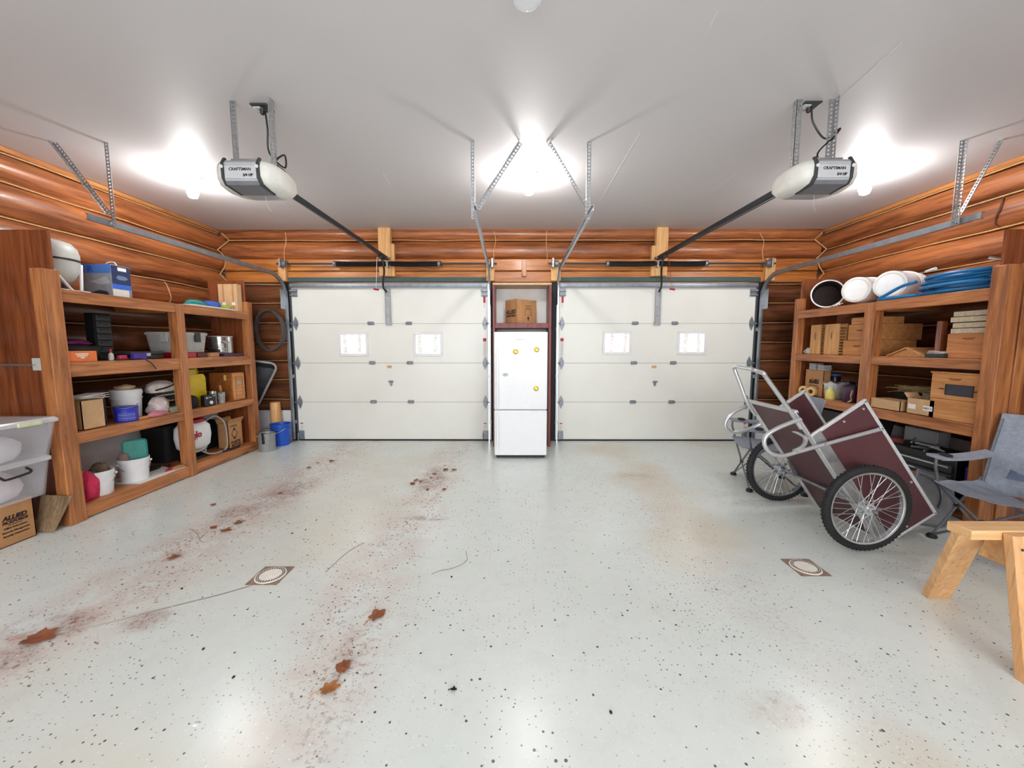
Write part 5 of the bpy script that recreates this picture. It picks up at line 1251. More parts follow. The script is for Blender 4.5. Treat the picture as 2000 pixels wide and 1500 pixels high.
hive('hive_box', 'orange-brown hive box carrying white honeycomb trays, near end of the second right shelf', a, HIVEO, 'h', z_hold=.8); zz = a[5]
fh = (onx(1890, 606, 3.86).z - zz) / 4
for q in range(4):
    dx = (.0, .012, -.012, .01)[q]; lab = ('lowest', 'second lowest', 'second highest', 'topmost')[q]
    t = thing('honeycomb_tray', lab + ' of the white honeycomb trays piled on the orange hive box', 'honeycomb tray', (4.0, 3.30, zz + q * fh), group='white honeycomb trays')
    z0 = zz + .002 + q * fh; z1 = z0 + fh - .006
    bm = box(3.87 + dx, 3.89 + dx, 3.15, 3.45, z0, z1); bx(bm, 4.18 + dx, 4.20 + dx, 3.15, 3.45, z0, z1); bx(bm, 3.89 + dx, 4.18 + dx, 3.15, 3.17, z0, z1); bx(bm, 3.89 + dx, 4.18 + dx, 3.43, 3.45, z0, z1)
    part('frame', bm, flat('waxy_frame', (214, 196, 168), .6, var=.12, nscale=40), t, bevel=.002)
    part('comb', box(3.885 + dx, 4.185 + dx, 3.165, 3.435, z0 + .006, z1 - .006), flat('white_comb', (230, 218, 196), .6), t)
# third shelf
a = fit(1572, 1608, 1622, 725, 3.87, Z3)
t = carton('cardboard_box', 'printed cardboard box with books on top, far end of the third right shelf', *a, CARD, 'closed')
f = a[0] - .0008; ym = (a[2] + a[3]) / 2; h = a[5] - a[4]
for s_, sz, fz, b_, sh in (('ALLIED', .05, .60, .003, .2), ('PICKFORDS', .03, .52, .002, .2), ('Office Relocations', .02, .42, 0, 0), ('Records Management', .02, .33, 0, 0), ('Security Destruction', .02, .24, 0, 0)): text(t, s_, (f, ym, Z3 + h * fz), (0, -1, 0), (0, 0, 1), sz, INK, bold=b_, shear=sh)
zz = a[5] + .0075
for k_, (yc, n_, dy) in enumerate(((ym + .07, 5, .12), (ym - .07, 4, .12))):
    for q in range(n_):
        lab = ('left', 'right')[k_] + ' book pile on the printed box, ' + ('lowest book', 'second book up', 'third book up', 'fourth book up', 'top book')[q]
        z0 = zz + q * .0165; sh = random.uniform(-.008, .008)
        t = thing('book', lab, 'book', (3.93, yc + sh, z0), group='books on the printed cardboard box')
        bm = box(3.885 + sh, 3.99, yc - .055 + sh, yc + .055 + sh, z0, z0 + .0025); bx(bm, 3.885 + sh, 3.99, yc - .055 + sh, yc + .055 + sh, z0 + .0125, z0 + .015)
        part('cover', bm, (CHAR, BLACK, NAVY, CHAR, flat('book_maroon', (110, 50, 56), .6))[(q + k_) % 5], t, smooth=0)
        part('pages', box(3.889 + sh, 3.986, yc - .052 + sh, yc + .052 + sh, z0 + .0026, z0 + .0124), PAPER, t, smooth=0)
for q, (yq, lab) in enumerate(((5.05, 'tan tape roll lying nearest the far post of the right shelving'), (4.92, 'tan tape roll leaning beside the printed box'))):
    m = frame_m((3.83, yq, Z3 + .062), (0, 1, 0), (0, 0, 1)) @ Matrix.Rotation(.3, 4, 'Y')
    t = thing('tape_roll', lab, 'tape roll', (3.84, yq, Z3), group='tan tape rolls')
    part('roll', lathe(B(), [(.028, -.022), (.06, -.022), (.06, .022), (.028, .022), (.028, -.022)], 28, m), flat('tan_tape', (222, 186, 130), .5), t)
    part('core', lathe(B(), [(.024, -.022), (.0285, -.022), (.0285, .022), (.024, .022), (.024, -.022)], 24, m), CARDD, t)
def sh_at(u, X): return onx(u, 690, X).y
# white bag, bottle, jars
yq = sh_at(1632, 3.98)
t = thing('white_bag', 'white plastic carrier bag behind the yellow bottle', 'plastic bag', (3.98, yq, Z3))
hb = onx(1630, 747, 3.97).z - Z3
bm = B(); sec = []
for z_, k_ in ((0, .82), (.2, 1.0), (.5, 1.02), (.8, 1.08), (1.0, 1.28)):
    sec.append([(3.99 + .10 * k_ * math.cos(q * PI / 12) * (1 + .08 * math.sin(q * 3 + z_ * 4)), yq + .125 * k_ * math.sin(q * PI / 12) * (1 + .07 * math.cos(q * 2.3 + z_ * 5)), Z3 + hb * z_ + (.02 * math.sin(q * 1.9) if z_ == 1 else 0)) for q in range(24)])
loft(bm, sec); part('bag', bm, flat('bag_white', (220, 220, 222), .45, var=.14, nscale=16, bump=.3), t)
yq = sh_at(1628, 3.845); M_ = Matrix.Translation((3.845, yq, Z3)); hb = onx(1628, 755, 3.845).z - Z3
t = thing('yellow_bottle', 'glass bottle of yellow liquid with a pale cap in front of the white bag', 'bottle', (3.845, yq, Z3))
part('glass', lathe(B(), [(0, 0), (.046, 0), (.05, .01), (.05, hb * .6), (.026, hb * .82), (.026, hb * .86), (0, hb * .86)], 28, M_), BRASS, t)
part('label', lathe(B(), [(.0504, hb * .2), (.0512, hb * .2), (.0512, hb * .55), (.0504, hb * .55)], 28, M_), flat('bottle_label', (232, 212, 110), .5), t)
part('cap', lathe(B(), [(0, hb * .86), (.03, hb * .86), (.03, hb), (0, hb)], 20, M_), OFFW, t)
def jar(label, u, X, r, vt, mat, lidm, name='jar', rope=False, blue=False):
    yq = sh_at(u, X); M_ = Matrix.Translation((X, yq, Z3)); hb = onx(u, vt, X).z - Z3
    t = thing(name, label, 'jar', (X, yq, Z3), group='dark jars on the third right shelf')
    part('body', lathe(B(), [(0, 0), (r * .85, 0), (r, .02), (r, hb * .78), (r * .9, hb * .86), (0, hb * .86)], 30, M_), mat, t)
    part('lid', lathe(B(), [(r * .95, hb * .86), (r * 1.02, hb * .87), (r * 1.02, hb * .93), (r * .7, hb * .97), (0, hb)], 30, M_), lidm, t)
    return t, yq, hb
jar('dark jar with a bright blue lid behind the white bag', 1634, 4.20, .065, 728, flat('dark_jar', (50, 36, 44), .25), flat('jar_blue_lid', (66, 116, 196), .4))
jar('dark purple jar with a black lid right of the white bag', 1661, 4.17, .075, 745, PURP, BLACK)
t, yq, hb = jar('purple pot with straw rope on its side by the middle post', 1671, 3.90, .085, 752, PURP, CHAR, 'rope_pot')
part('rope', tube(B(), smoothpath([(3.83, yq - .08, Z3 + hb * .7), (3.80, yq - .10, Z3 + hb * .45), (3.82, yq - .085, Z3 + hb * .2), (3.80, yq - .11, Z3 + .03), (3.79, yq - .08, Z3 + .012)], 5), .007, 6), ROPE, t)
# twigs in a dark tray
t = thing('twig_tray', 'dark tray heaped with dry twigs on the third right shelf', 'tray', (4.14, 3.86, Z3))
part('tray', loft(B(), [[(4.14 + x, 3.86 + y, z) for x, y in rrect(w, d, .03)] for w, d, z in ((.2, .34, Z3), (.26, .40, Z3 + .16))]), BLACKM, t)
bm = B(); random.seed(5)
for q in range(46):
    p = Vector((4.14 + random.uniform(-.12, .12), 3.86 + random.uniform(-.19, .19), Z3 + .165 + random.uniform(0, .06))); an = random.uniform(-.6, .6) + PI / 2; L = random.uniform(.05, .13)
    d = Vector((math.cos(an), math.sin(an), random.uniform(-.15, .2))) * L; tube(bm, [p - d, p + Vector((0, 0, .01)), p + d], .0028, 4)
o_ = part('twigs', bm, ROPE, t); o_['kind'] = 'stuff'
# cardboard tray, labelled carton, hive with window
a = [3.79, 3.98, 3.745, 4.06, Z3, Z3 + .10]
t = carton('cardboard_tray', 'shallow open cardboard tray at the shelf front beside the middle post', *a, CARDL, False, cat='cardboard tray')
a = fit(1769, 1823, 1850, 783, 3.80, Z3)
t = carton('cardboard_box', 'open cardboard box with two white labels left of the windowed hive', *a, CARDL, 'y')
ym = (a[2] + a[3]) / 2
for dy, w_ in ((.07, .07), (-.07, .08)): part('label', box(a[0] - .001, a[0], ym + dy - w_ / 2, ym + dy + w_ / 2, Z3 + .05, Z3 + .095), PAPER, t, smooth=0)
text(t, '4003-C', (a[0] - .0016, ym - .07, Z3 + .072), (0, -1, 0), (0, 0, 1), .024, INK)
t = thing('dusting_brush', 'brown feather brush lying over the labelled cardboard box', 'brush', (3.86, ym, a[5]))
part('stick', tube(B(), [(3.80, ym + .05, a[5] + .006), (3.92, ym - .06, a[5] + .06)], .008, 6), flat('brush_stick', (120, 84, 56), .6), t)
part('bristles', lump(B(), (3.86, ym - .02, a[5] - .05), (.05, .06, .12), 61, .35), BROWNC, t)
X1 = 3.80; z0 = Z3; zs_ = onx(1870, 782, X1).z; z1 = onx(1870, 731, X1).z; y1 = sh_at(1826, X1); y0 = 3.105
zlow = box(X1, X1 + .40, y0 + .02, y1, z0, zs_ - .002)
hive('hive_box', 'plain lower hive box under the windowed one', [X1, X1 + .4, y0 + .02, y1, z0, zs_ - .002], PINEY, None)
t = hive('hive_box', 'hive box with a dark wire-mesh window in its side', [X1 - .004, X1 + .4, y0 + .02, y1, zs_, z1], PINEY, 'h', z_hold=.80)
part('lid', box(X1 - .012, X1 + .41, y0 + .01, y1 + .008, z1, z1 + .014), PINEY, t, bevel=.002)
ya, yb = sh_at(1912, X1), sh_at(1856, X1); za, zb = onx(1884, 775, X1).z, onx(1884, 753, X1).z
w = part('window_frame', bx(bx(bx(box(X1 - .012, X1 - .004, ya, yb, zb - .006, zb), X1 - .012, X1 - .004, ya, yb, za, za + .006), X1 - .012, X1 - .004, ya, ya + .006, za, zb), X1 - .012, X1 - .004, yb - .006, yb, za, zb), DSTEEL, t, smooth=0)
part('wire_mesh', box(X1 - .008, X1 - .004, ya + .006, yb - .006, za + .006, zb - .006), MESHD, w, smooth=0)
for yy in (ya - .03, yb + .03): part('hook', tube(B(), [(X1 - .008, yy - .02, (za + zb) / 2), (X1 - .016, yy, (za + zb) / 2 + .006), (X1 - .008, yy + .02, (za + zb) / 2)], .004, 6), DSTEEL, t)
# under the third shelf
t = thing('black_tote', 'big black lidded tote on the bottom right shelf behind the cart', 'tote', (4.1, 4.6, Z4))
cx, cy = 4.06, 4.62; zz = onx(1625, 800, 3.86).z
part('tub', loft(B(), [[(cx + x, cy + y, z) for x, y in rrect(w, d, .04)] for w, d, z in ((.36, .64, Z4), (.44, .76, zz - .05))]), BLACK, t)
part('lid', loft(B(), [[(cx + x, cy + y, z) for x, y in rrect(w, d, .04)] for w, d, z in ((.46, .80, zz - .05), (.46, .80, zz - .015), (.42, .74, zz))]), BLACK, t)
t = thing('tool_chest', 'black tool chest with two bright rails on the bottom right shelf', 'tool chest', (4.0, 3.75, Z4))
yc0, yc1 = 3.28, 4.02; zz = .47
part('chest', box(3.86, 4.22, yc0, yc1, Z4, zz), BLACK, t, bevel=.01)
for z_ in (.30, .385):
    d = part('drawer', box(3.845, 3.86, yc0 + .02, yc1 - .02, z_ - .05, z_ + .018), CHAR, t, bevel=.003); part('rail', box(3.836, 3.846, yc0 + .04, yc1 - .04, z_ - .004, z_ + .008), CHROME, d, smooth=0)
prop('red_pouch', 'dull red pouch lying on the black tool chest', 'pouch', lump(B(), (3.93, 3.90, zz + .001), (.06, .08, .06), 71, .2), flat('dull_red_pouch', (120, 50, 50), .7))
t = thing('wrench_heap', 'heap of grey tools on top of the black tool chest', 'tools', (3.95, 3.6, zz)); bm = B(); random.seed(9)
for q in range(9):
    p = Vector((3.94 + random.uniform(-.06, .06), 3.62 + random.uniform(-.14, .14), zz + .014 + q * .007)); an = random.uniform(0, PI); d = Vector((math.cos(an), math.sin(an), .1)) * random.uniform(.05, .09); tube(bm, [p - d, p + d], .009, 6)
o_ = part('tools', bm, GALVD, t); o_['kind'] = 'stuff'
prop('brown_carton', 'low brown carton in front of the black tool chest', 'box', box(3.53, 3.73, 3.16, 3.70, 0, .30), CARDD, bevel=.004)
prop('violet_bin', 'violet plastic box at the near end of the bottom right shelf', 'bin', box(3.90, 4.12, 3.14, 3.25, Z4, Z4 + .30), VIO, bevel=.01)
prop('grey_block', 'grey cement block against the foundation behind the tool chest', 'block', box(4.32, 4.46, 3.86, 4.2, Z4, Z4 + .46), CONC, bevel=.01)

# ------------------------------------------------------------------ garden cart, stood on its nose
YN, YF = 2.785, 3.385
A = ony(1591, 848, YN); T = ony(1555, 806, YN); Bv = ony(1695, 792, YN); Cv = ony(1827, 1003, YN)
dv = Vector((Cv.x - Bv.x, 0, Cv.z - Bv.z)).normalized(); pv = Vector((-dv.z, 0, dv.x))          # along the bed, and out of the bed (towards the open top)
bed0 = Vector((T.x, 0, T.z)); Lbed = 1.16; WS = 0.0
def cp(s, h, y): return Vector((bed0.x, y, bed0.z)) + dv * s + pv * h
sA = (Vector((A.x, 0, A.z)) - bed0).dot(dv); hB = (Vector((Bv.x, 0, Bv.z)) - bed0).dot(pv); sB = (Vector((Bv.x, 0, Bv.z)) - bed0).dot(dv)
sC = (Vector((Cv.x, 0, Cv.z)) - bed0).dot(dv)
Lbed = min((bed0.z - .012) / -dv.z, 1.4)
t = thing('garden_cart', 'maroon two-wheeled garden cart tipped on its nose with its handle in the air', 'cart', (2.55, 3.08, 0))
MB = frame_m(cp(0, 0, YN), dv, (0, 1, 0))    # local x along the bed, y across, z = dv x y
zsg = 1 if (dv.cross(Vector((0, 1, 0)))).dot(pv) > 0 else -1
def slab(s0, s1, y0, y1, h0, h1): return ob(B(), MB, s0, s1, y0, y1, min(zsg * h0, zsg * h1), max(zsg * h0, zsg * h1))
Wd = YF - YN
part('bed', slab(0, Lbed, 0, Wd, 0, .012), MAROON, t, bevel=.002)
for y_, nm in ((0, 'near'), (Wd - .012, 'far')):
    s_ = part('side_panel', slab(sA, sC, y_, y_ + .012, .012, hB), MAROON, t, bevel=.002)
    for bm in (slab(sA, sC, y_ - .004, y_ + .016, hB - .012, hB + .012), slab(sA - .012, sA + .012, y_ - .004, y_ + .016, .0, hB + .012), slab(sC - .012, sC + .006, y_ - .004, y_ + .016, .0, hB + .012)): part('edge_channel', bm, ALU, s_, bevel=.003)
    yy = y_ - .004 if y_ == 0 else y_ + .016
    for ss, hh in ((sA + .04, hB - .04), (sA + .04, hB * .55), (sC - .04, hB * .5), ((sA + sC) / 2 + .2, hB - .03)):
        m = MB @ Matrix.Translation((ss, y_ - .001 if y_ == 0 else y_ + .013, zsg * hh)) @ Matrix.Rotation(PI / 2 if y_ == 0 else -PI / 2, 4, 'X'); part('bolt', lathe(B(), [(0, 0), (.011, 0), (.009, .006), (0, .007)], 10, m), CHROME, s_)
part('nose_panel', slab(sC - .012, sC, 0.012, Wd - .012, .012, hB), MAROON, t, bevel=.002)
part('nose_edge', slab(sC - .006, Lbed, 0, Wd, -.004, .016), ALU, t, bevel=.003)
part('bed_edge', slab(-.012, .014, 0, Wd, -.006, .018), ALU, t, bevel=.003)
for y_ in (0, Wd - .05): part('bed_angle', slab(0, Lbed, y_ - .006, y_ + .05, -.006, -.0005), ALU, t, bevel=.002)
part('side_angle', slab(sA, Lbed, -.006, -.0005, 0, .075), GALV, t, bevel=.002); part('side_angle', slab(sA, Lbed, Wd + .0005, Wd + .006, 0, .075), GALV, t, bevel=.002)
# handle hoop beyond the bed
hn = ony(1487, 724, YN); hf = ony(1432, 715, YF)
g0 = cp(.14, -.014, YN + .03); g1 = cp(-.01, -.014, YN + .03); f0 = cp(.14, -.014, YF - .03); f1 = cp(-.01, -.014, YF - .03)
def lerp(a, b, k): return a + (b - a) * k
pts = [g0, g1, lerp(g1, hn, .5), lerp(g1, hn, .86)] + [hn + Vector((.015, .0, -.02)), hn + Vector((-.01, .07, .0)), lerp(hn, hf, .35), lerp(hn, hf, .7), hf + Vector((.0, -.06, .0)), hf + Vector((.012, 0, -.02))] + [lerp(f1, hf, .86), lerp(f1, hf, .5), f1, f0]
part('handle', tube(B(), smoothpath(pts, 5), .0155, 10), CARTT, t)
# leg hoops on both sides and the bar joining them
yn = YN - .03; yf = YF + .03
near = [ony(u, v, yn) for u, v in ((1724, 837), (1660, 854), (1610, 868), (1557, 883), (1528, 890), (1505, 884), (1493, 868), (1496, 852), (1512, 840), (1538, 828), (1564, 819))]
part('leg_hoop', tube(B(), smoothpath(near, 5), .015, 10), CARTT, t)
far = [ony(u, v, yf) for u, v in ((1475, 787), (1452, 796), (1432, 806), (1418, 822), (1418, 836), (1430, 844), (1448, 843), (1475, 833))] + [ony(1499, 824, 3.36), ony(1530, 834, 3.15), ony(1568, 850, 2.86), ony(1573, 862, 2.80), ony(1566, 873, 2.77), ony(1551, 881, 2.755)]
part('leg_hoop', tube(B(), smoothpath(far, 5), .015, 10), CARTT, t)
for u, v in ((1720, 838), (1612, 868), (1557, 883)):
    p = ony(u, v, yn - .012); part('bolt', lathe(B(), [(0, 0), (.012, 0), (.01, .008), (0, .009)], 10, frame_m(p, (1, 0, 0), (0, 0, 1))), CHROME, t)
# axle, wheels
hub = ony(1696, 1004, 2.62); AX = Vector((hub.x, 0, .312)); WR = .312
part('axle', tube(B(), [(AX.x, 2.56, AX.z), (AX.x, 3.62, AX.z)], .011, 10), GALVD, t)
for y_ in (YN + .04, YF - .06): part('axle_bracket', bar(B(), (AX.x, y_, AX.z), cp(sA + .42, .0, y_), .04, .012, up=dv), GALV, t, bevel=.002)
part('axle_strut', bar(B(), ony(1565, 932, 3.42), ony(1611, 955, 3.0), .012, .012), ALU, t)
def wheel(yw, out):
    M_ = Matrix.Translation((AX.x, yw, AX.z)) @ Matrix.Rotation(PI / 2, 4, 'X')
    w = part('wheel', lathe(B(), [(.026, -.032), (.026, .032), (.018, .036), (.0, .036), (0, -.036), (.018, -.036), (.026, -.032)], 20, M_), CHROME, t)
    for zz in (-.028, .028): part('hub_flange', lathe(B(), [(.0, zz - .004), (.040, zz - .003), (.040, zz + .003), (0, zz + .004)], 24, M_), SILV, w)
    part('hub_cap', lathe(B(), [(.022, .036), (.020, .05), (0, .054)], 18, M_ if out > 0 else M_ @ Matrix.Rotation(PI, 4, 'X')), SILV, w)
    ri = WR - .052
    part('rim', lathe(B(), [(ri - .010, -.015), (ri - .004, -.018), (ri + .012, -.018), (ri + .012, .018), (ri - .004, .018), (ri - .010, .015), (ri - .010, -.015)], 56, M_), CHROME, w)
    tp = []
    for k in range(13):
        an = 2 * PI * k / 12; tp.append((WR - .0285 + .0285 * math.cos(an) * 1.0, .0285 * math.sin(an) * .95))
    part('tyre', lathe(B(), tp, 64, M_), RUB, w)
    bm = B()
    for k in range(64):
        for sg in (-1, 1):
            an = 2 * PI * (k + .25 * sg) / 64; c_, s_ = math.cos(an), math.sin(an)
            ob(bm, M_ @ Matrix.Rotation(an, 4, 'Z') @ Matrix.Translation((WR - .003, 0, sg * .009)), -.003, .0035, -.006, .006, -.006, .006)
    part('tread', bm, RUB, w, smooth=0)
    for k in range(36):
        an = 2 * PI * k / 36; sd = 1 if k % 2 else -1; tw = (.85 if (k // 2) % 2 else -.85)
        a_ = M_ @ Vector((.034 * math.cos(an + tw), .034 * math.sin(an + tw), sd * .028)); b_ = M_ @ Vector(((ri - .008) * math.cos(an), (ri - .008) * math.sin(an), sd * .003))
        part('spoke', tube(B(), [a_, b_], .0019, 5), CARTT, w)
wheel(2.64, 1); wheel(3.53, -1)

# ------------------------------------------------------------------ folding camp chairs
def camp_chair(label, loc, rz):
    """quad folding chair facing local -x, the seat 0.56 wide"""
    t = thing('folding_camp_chair', label, 'folding chair', loc, rz, 'grey folding camp chairs')
    hw = .26; xs, xb = -.25, .25
    def P(n_, bm, m, **k): return part(n_, bm, m, t, local=True, **k)
    for sy in (-1, 1):
        y = sy * hw
        P('front_leg', tube(B(), [(xs, y, .02), (xs + .02, y, .62)], .009, 8) if False else tube(B(), [(xs + .02, -y, .02), (xs + .01, y * .98, .44)], .009, 8), CAMPT)
        P('side_brace', tube(B(), [(xs + .02, y, .02), (xb - .03, y, .44)], .009, 8), CAMPT)
        P('side_brace', tube(B(), [(xb, y, .02), (xs + .02, y, .44)], .009, 8), CAMPT)
        P('rear_leg', tube(B(), [(xb, -y, .02), (xb, y * .98, .40)], .009, 8), CAMPT)
        P('arm_post', tube(B(), smoothpath([(xs + .01, y, .44), (xs - .0, y, .50), (xs - .02, y, .56), (xs - .02, y, .625)], 4), .010, 8), CAMPT)
        P('back_post', tube(B(), [(xb - .02, y, .36), (xb + .05, y, .66), (xb + .10, y * .96, .90)], .010, 8), CAMPT)
        # arm strap of cloth with a cup hole
        sec = []
        for k in range(9):
            f_ = k / 8; x = xs - .04 + f_ * (xb + .05 - xs + .04); z = .632 - .018 * math.sin(PI * f_); w_ = .05 - .012 * f_
            sec.append([(x, y - w_, z - .012), (x, y - w_, z + .004), (x, y + w_, z + .012 + .006), (x, y + w_, z - .0)])
        P('arm_strap', loft(B(), sec), CAMP)
        P('cup_hole', lathe(B(), [(0, 0), (.036, 0), (.04, .004), (.0, .003)], 18, Matrix.Translation((xs + .07, y, .642)) @ Matrix.Rotation(.16, 4, 'X')), BLACKM)
        for x in (xs + .02, xb): P('foot', lathe(B(), [(0, 0), (.030, 0), (.034, .012), (.022, .03), (0, .034)], 14, Matrix.Translation((x, y, 0))), BLACK)
        P('knuckle', lathe(B(), [(0, -.012), (.02, -.012), (.02, .012), (0, .012)], 10, Matrix.Translation(((xs + xb) / 2, y, .235)) @ Matrix.Rotation(PI / 2, 4, 'X')), BLACK)
    P('knuckle', lathe(B(), [(0, -.012), (.02, -.012), (.02, .012), (0, .012)], 10, Matrix.Translation((xs + .015, 0, .235)) @ Matrix.Rotation(PI / 2, 4, 'Y')), BLACK)
    def cloth(fn, nu, nv, th):
        bm = B(); g = [[[bm.verts.new(Vector(fn(i / nu, j / nv)) + Vector((0, 0, 0)) + Vector(th) * k) for j in range(nv + 1)] for i in range(nu + 1)] for k in (0, 1)]
        for i in range(nu):
            for j in range(nv):
                for k in (0, 1): bm.faces.new((g[k][i][j], g[k][i + 1][j], g[k][i + 1][j + 1], g[k][i][j + 1]))
        for i in range(nu):
            for j in (0, nv): bm.faces.new((g[0][i][j], g[0][i + 1][j], g[1][i + 1][j], g[1][i][j]))
        for j in range(nv):
            for i in (0, nu): bm.faces.new((g[0][i][j], g[0][i][j + 1], g[1][i][j + 1], g[1][i][j]))
        return bm
    P('seat', cloth(lambda a, b: (xs - .02 + a * (xb - xs + .02), -hw + b * 2 * hw, .445 - .09 * math.sin(PI * b) * (.5 + .5 * a) - .04 * a + .012 * noise.noise(Vector((a * 5, b * 5, 1)))), 14, 16, (0, 0, .006)), CAMP, smooth=70)
    P('backrest', cloth(lambda a, b: (xb - .02 + a * .13 + .07 * math.sin(PI * b) * (1 - .3 * a) + .012 * noise.noise(Vector((a * 4, b * 6, 4))), -hw + b * 2 * hw, .34 + a * .60), 14, 16, (.006, 0, 0)), CAMP, smooth=70)
    P('back_pocket', cloth(lambda a, b: (xb + .02 + a * .06 + .075 * math.sin(PI * (.2 + .6 * b)) - .028, -hw * .6 + b * 1.2 * hw, .46 + a * .2), 6, 8, (.004, 0, 0)), flat('camp_pocket', (104, 114, 136), .85), smooth=70)
    return t
camp_chair('grey camp chair at the right edge, beside the sawhorse', (3.48, 2.62, 0), math.radians(12))
camp_chair('grey camp chair standing behind the far wheel of the garden cart', (2.66, 3.95, 0), math.radians(-14))
# grey panel leaning between cart and chair
pa = onz(1868, 1030); m = frame_m((3.34, 3.02, .02), (.80, .28, -.02), (.12, -.10, 1)); m = frame_m((3.26, 3.04, .30), (.83, .10, -.40), (.36, .30, .85))
t = thing('folded_lounger', 'folded grey lounger leaning between the cart nose and the grey camp chair', 'folded lounger', (3.45, 3.0, 0))
ol = [(-.02, -.28), (.32, -.20), (.40, .0), (.36, .16), (.26, .20), (-.02, .16), (-.05, -.10)]
part('cloth', prism(B(), ol, .02, m), flat('lounger_grey', (128, 126, 128), .8, bump=.2), t, bevel=.004)
part('tube_frame', tube(B(), [m @ Vector((x, y, .02)) for x, y in ol], .011, 8, closed=True), CAMPT, t)
part('tube_arc', tube(B(), [m @ Vector((.05 + .2 * math.cos(k * PI / 16 - .5), -.02 + .16 * math.sin(k * PI / 16 - .3), .03)) for k in range(13)], .008, 8), CAMPT, t)

# ------------------------------------------------------------------ sawhorse
zt = .62
c1 = onz(1860, 1017, zt); c2 = onz(1888, 1037, zt)
yb0, yb1 = c2.y, c1.y; xl = (c1.x + c2.x) / 2
t = thing('sawhorse', 'pale wooden sawhorse at the right edge of the photo', 'sawhorse', (xl + .4, (yb0 + yb1) / 2, 0))
part('top_beam', box(xl, xl + 1.0, yb0, yb1, zt - .045, zt), FIR, t, bevel=.004)
ym = (yb0 + yb1) / 2
f1 = onz(1828, 1164)
def leg(x_top, foot, side):
    yt = yb1 - .0 if side > 0 else yb0 + .0
    top = Vector((x_top, yt + side * .02, zt - .006 if side < 0 else zt - .045)); ft = Vector(foot); d = (top - ft).normalized()
    w = Vector((1, 0, 0)); w = (w - d * w.dot(d)).normalized(); n_ = d.cross(w)
    a = .064; b = .019; z_ = Vector((0, 0, 1))
    bm = B()
    lo = [ft + w * i + n_ * j for i, j in ((-a, -b), (a, -b), (a, b), (-a, b))]; hi = [top + w * i + n_ * j for i, j in ((-a, -b), (a, -b), (a, b), (-a, b))]
    lo = [p + d * ((0 - p.z) / d.z) for p in lo]; hi = [p + d * ((top.z - p.z) / d.z) for p in hi]
    loft(bm, [lo, hi]); return part('leg', bm, FIRL, t, bevel=.003), top, ft, w, n_
leg(xl + .15, (f1.x, f1.y, 0), 1)
u2 = onz(2012, 1332); L2, top, ft, w, n_ = leg(xl + .20, (u2.x + .02, u2.y, 0), -1)
leg(xl + .85, (f1.x + .78, f1.y, 0), 1); leg(xl + .85, (u2.x + .70, u2.y, 0), -1)
part('gusset', prism(B(), [(yb0 - .055, zt - .20), (yb1 + .055, zt - .20), (yb1 + .02, zt - .045), (yb0 - .02, zt - .045)], .02, frame_m((xl + .235, 0, 0), (0, 1, 0), (0, 0, 1))), FIR, t, bevel=.003)
m = frame_m(lerp(top, ft, .45), w, (top - ft)); n_out = -.0205 if n_.y > 0 else .0205
m = Matrix.Translation(n_ * n_out) @ m
lb = part('sale_tag', ob(B(), m, .0, .064, -.05, .03, -.0006, .0006), PAPER, t, smooth=0)
mm = frame_m(lerp(top, ft, .45) + n_ * n_out * 1.05, w, (top - ft))
bm = B()
for q in range(9): ob(bm, mm, .03 + q * .0034, .0315 + q * .0034, -.0, .024, -.0004, .0004)
for q in range(3): ob(bm, mm, .006, .05, -.012 - q * .012, -.009 - q * .012, -.0004, .0004)
part('bar_code', bm, INK, lb, smooth=0)
bm = B()
for q, (a_, b_) in enumerate(((.1, -.03), (.1, .03), (.16, 0), (.3, .0), (.42, .01))):
    p = lerp(top, ft, a_) + w * b_ + n_ * n_out; lathe(bm, [(0, 0), (.006, 0), (.005, .002), (0, .002)], 8, frame_m(p, w, (top - ft)))
part('screw_head', bm, DSTEEL, t)

# ------------------------------------------------------------------ drains, leaves and litter on the floor
def drain(label, c):
    t = thing('floor_drain', label, 'floor drain', (c[0], c[1], 0), group='floor drains')
    w = .098
    part('grimy_square', box(c[0] - w, c[0] + w, c[1] - w, c[1] + w, 0, .003), DIRTB, t, smooth=0)
    part('cover', lathe(B(), [(0, .003), (.090, .003), (.088, .0065), (.0, .008)], 40, Matrix.Translation((c[0], c[1], 0))), DRAINW, t)
    bm = B()
    for ring, n_ in ((.068, 28), (.078, 32)):
        for k in range(n_):
            an = 2 * PI * k / n_; ob(bm, Matrix.Translation((c[0] + ring * math.cos(an), c[1] + ring * math.sin(an), .0066)) @ Matrix.Rotation(an, 4, 'Z'), -.0035, .0035, -.004, .004, 0, .0015)
    part('slots', bm, BLACKM, t, smooth=0)
drain('cream round floor drain in a grimy square, on the left side of the floor', (-1.548, 2.313))
drain('cream round floor drain in a grimy square, on the right side near the cart', (1.93, 2.417))
def leaf_bm(s, curl, seed, lobes=5):
    r_ = random.Random(seed); bm = B(); n_ = 30; ctr = bm.verts.new((0, 0, .004 + curl * .2 * s)); ring = []; mid = []
    for k in range(n_):
        a = 2 * PI * k / n_; rr_ = s * (.55 + .28 * abs(math.cos(a * lobes / 2)) ** 1.5 + .17 * math.cos(a) + r_.uniform(-.06, .06))
        x, y = rr_ * math.cos(a), rr_ * math.sin(a) * .8
        mid.append(bm.verts.new((x * .5, y * .5, .004 + curl * s * .5 * (y / s) ** 2 + r_.uniform(0, .004)))); ring.append(bm.verts.new((x, y, .003 + abs(curl) * s * 1.4 * (y / s) ** 2 + r_.uniform(0, .005))))
    for k in range(n_):
        k2 = (k + 1) % n_; bm.faces.new((ctr, mid[k], mid[k2])); bm.faces.new((mid[k], ring[k], ring[k2], mid[k2]))
    r2 = bmesh.ops.solidify(bm, geom=bm.faces[:], thickness=.0012); return bm
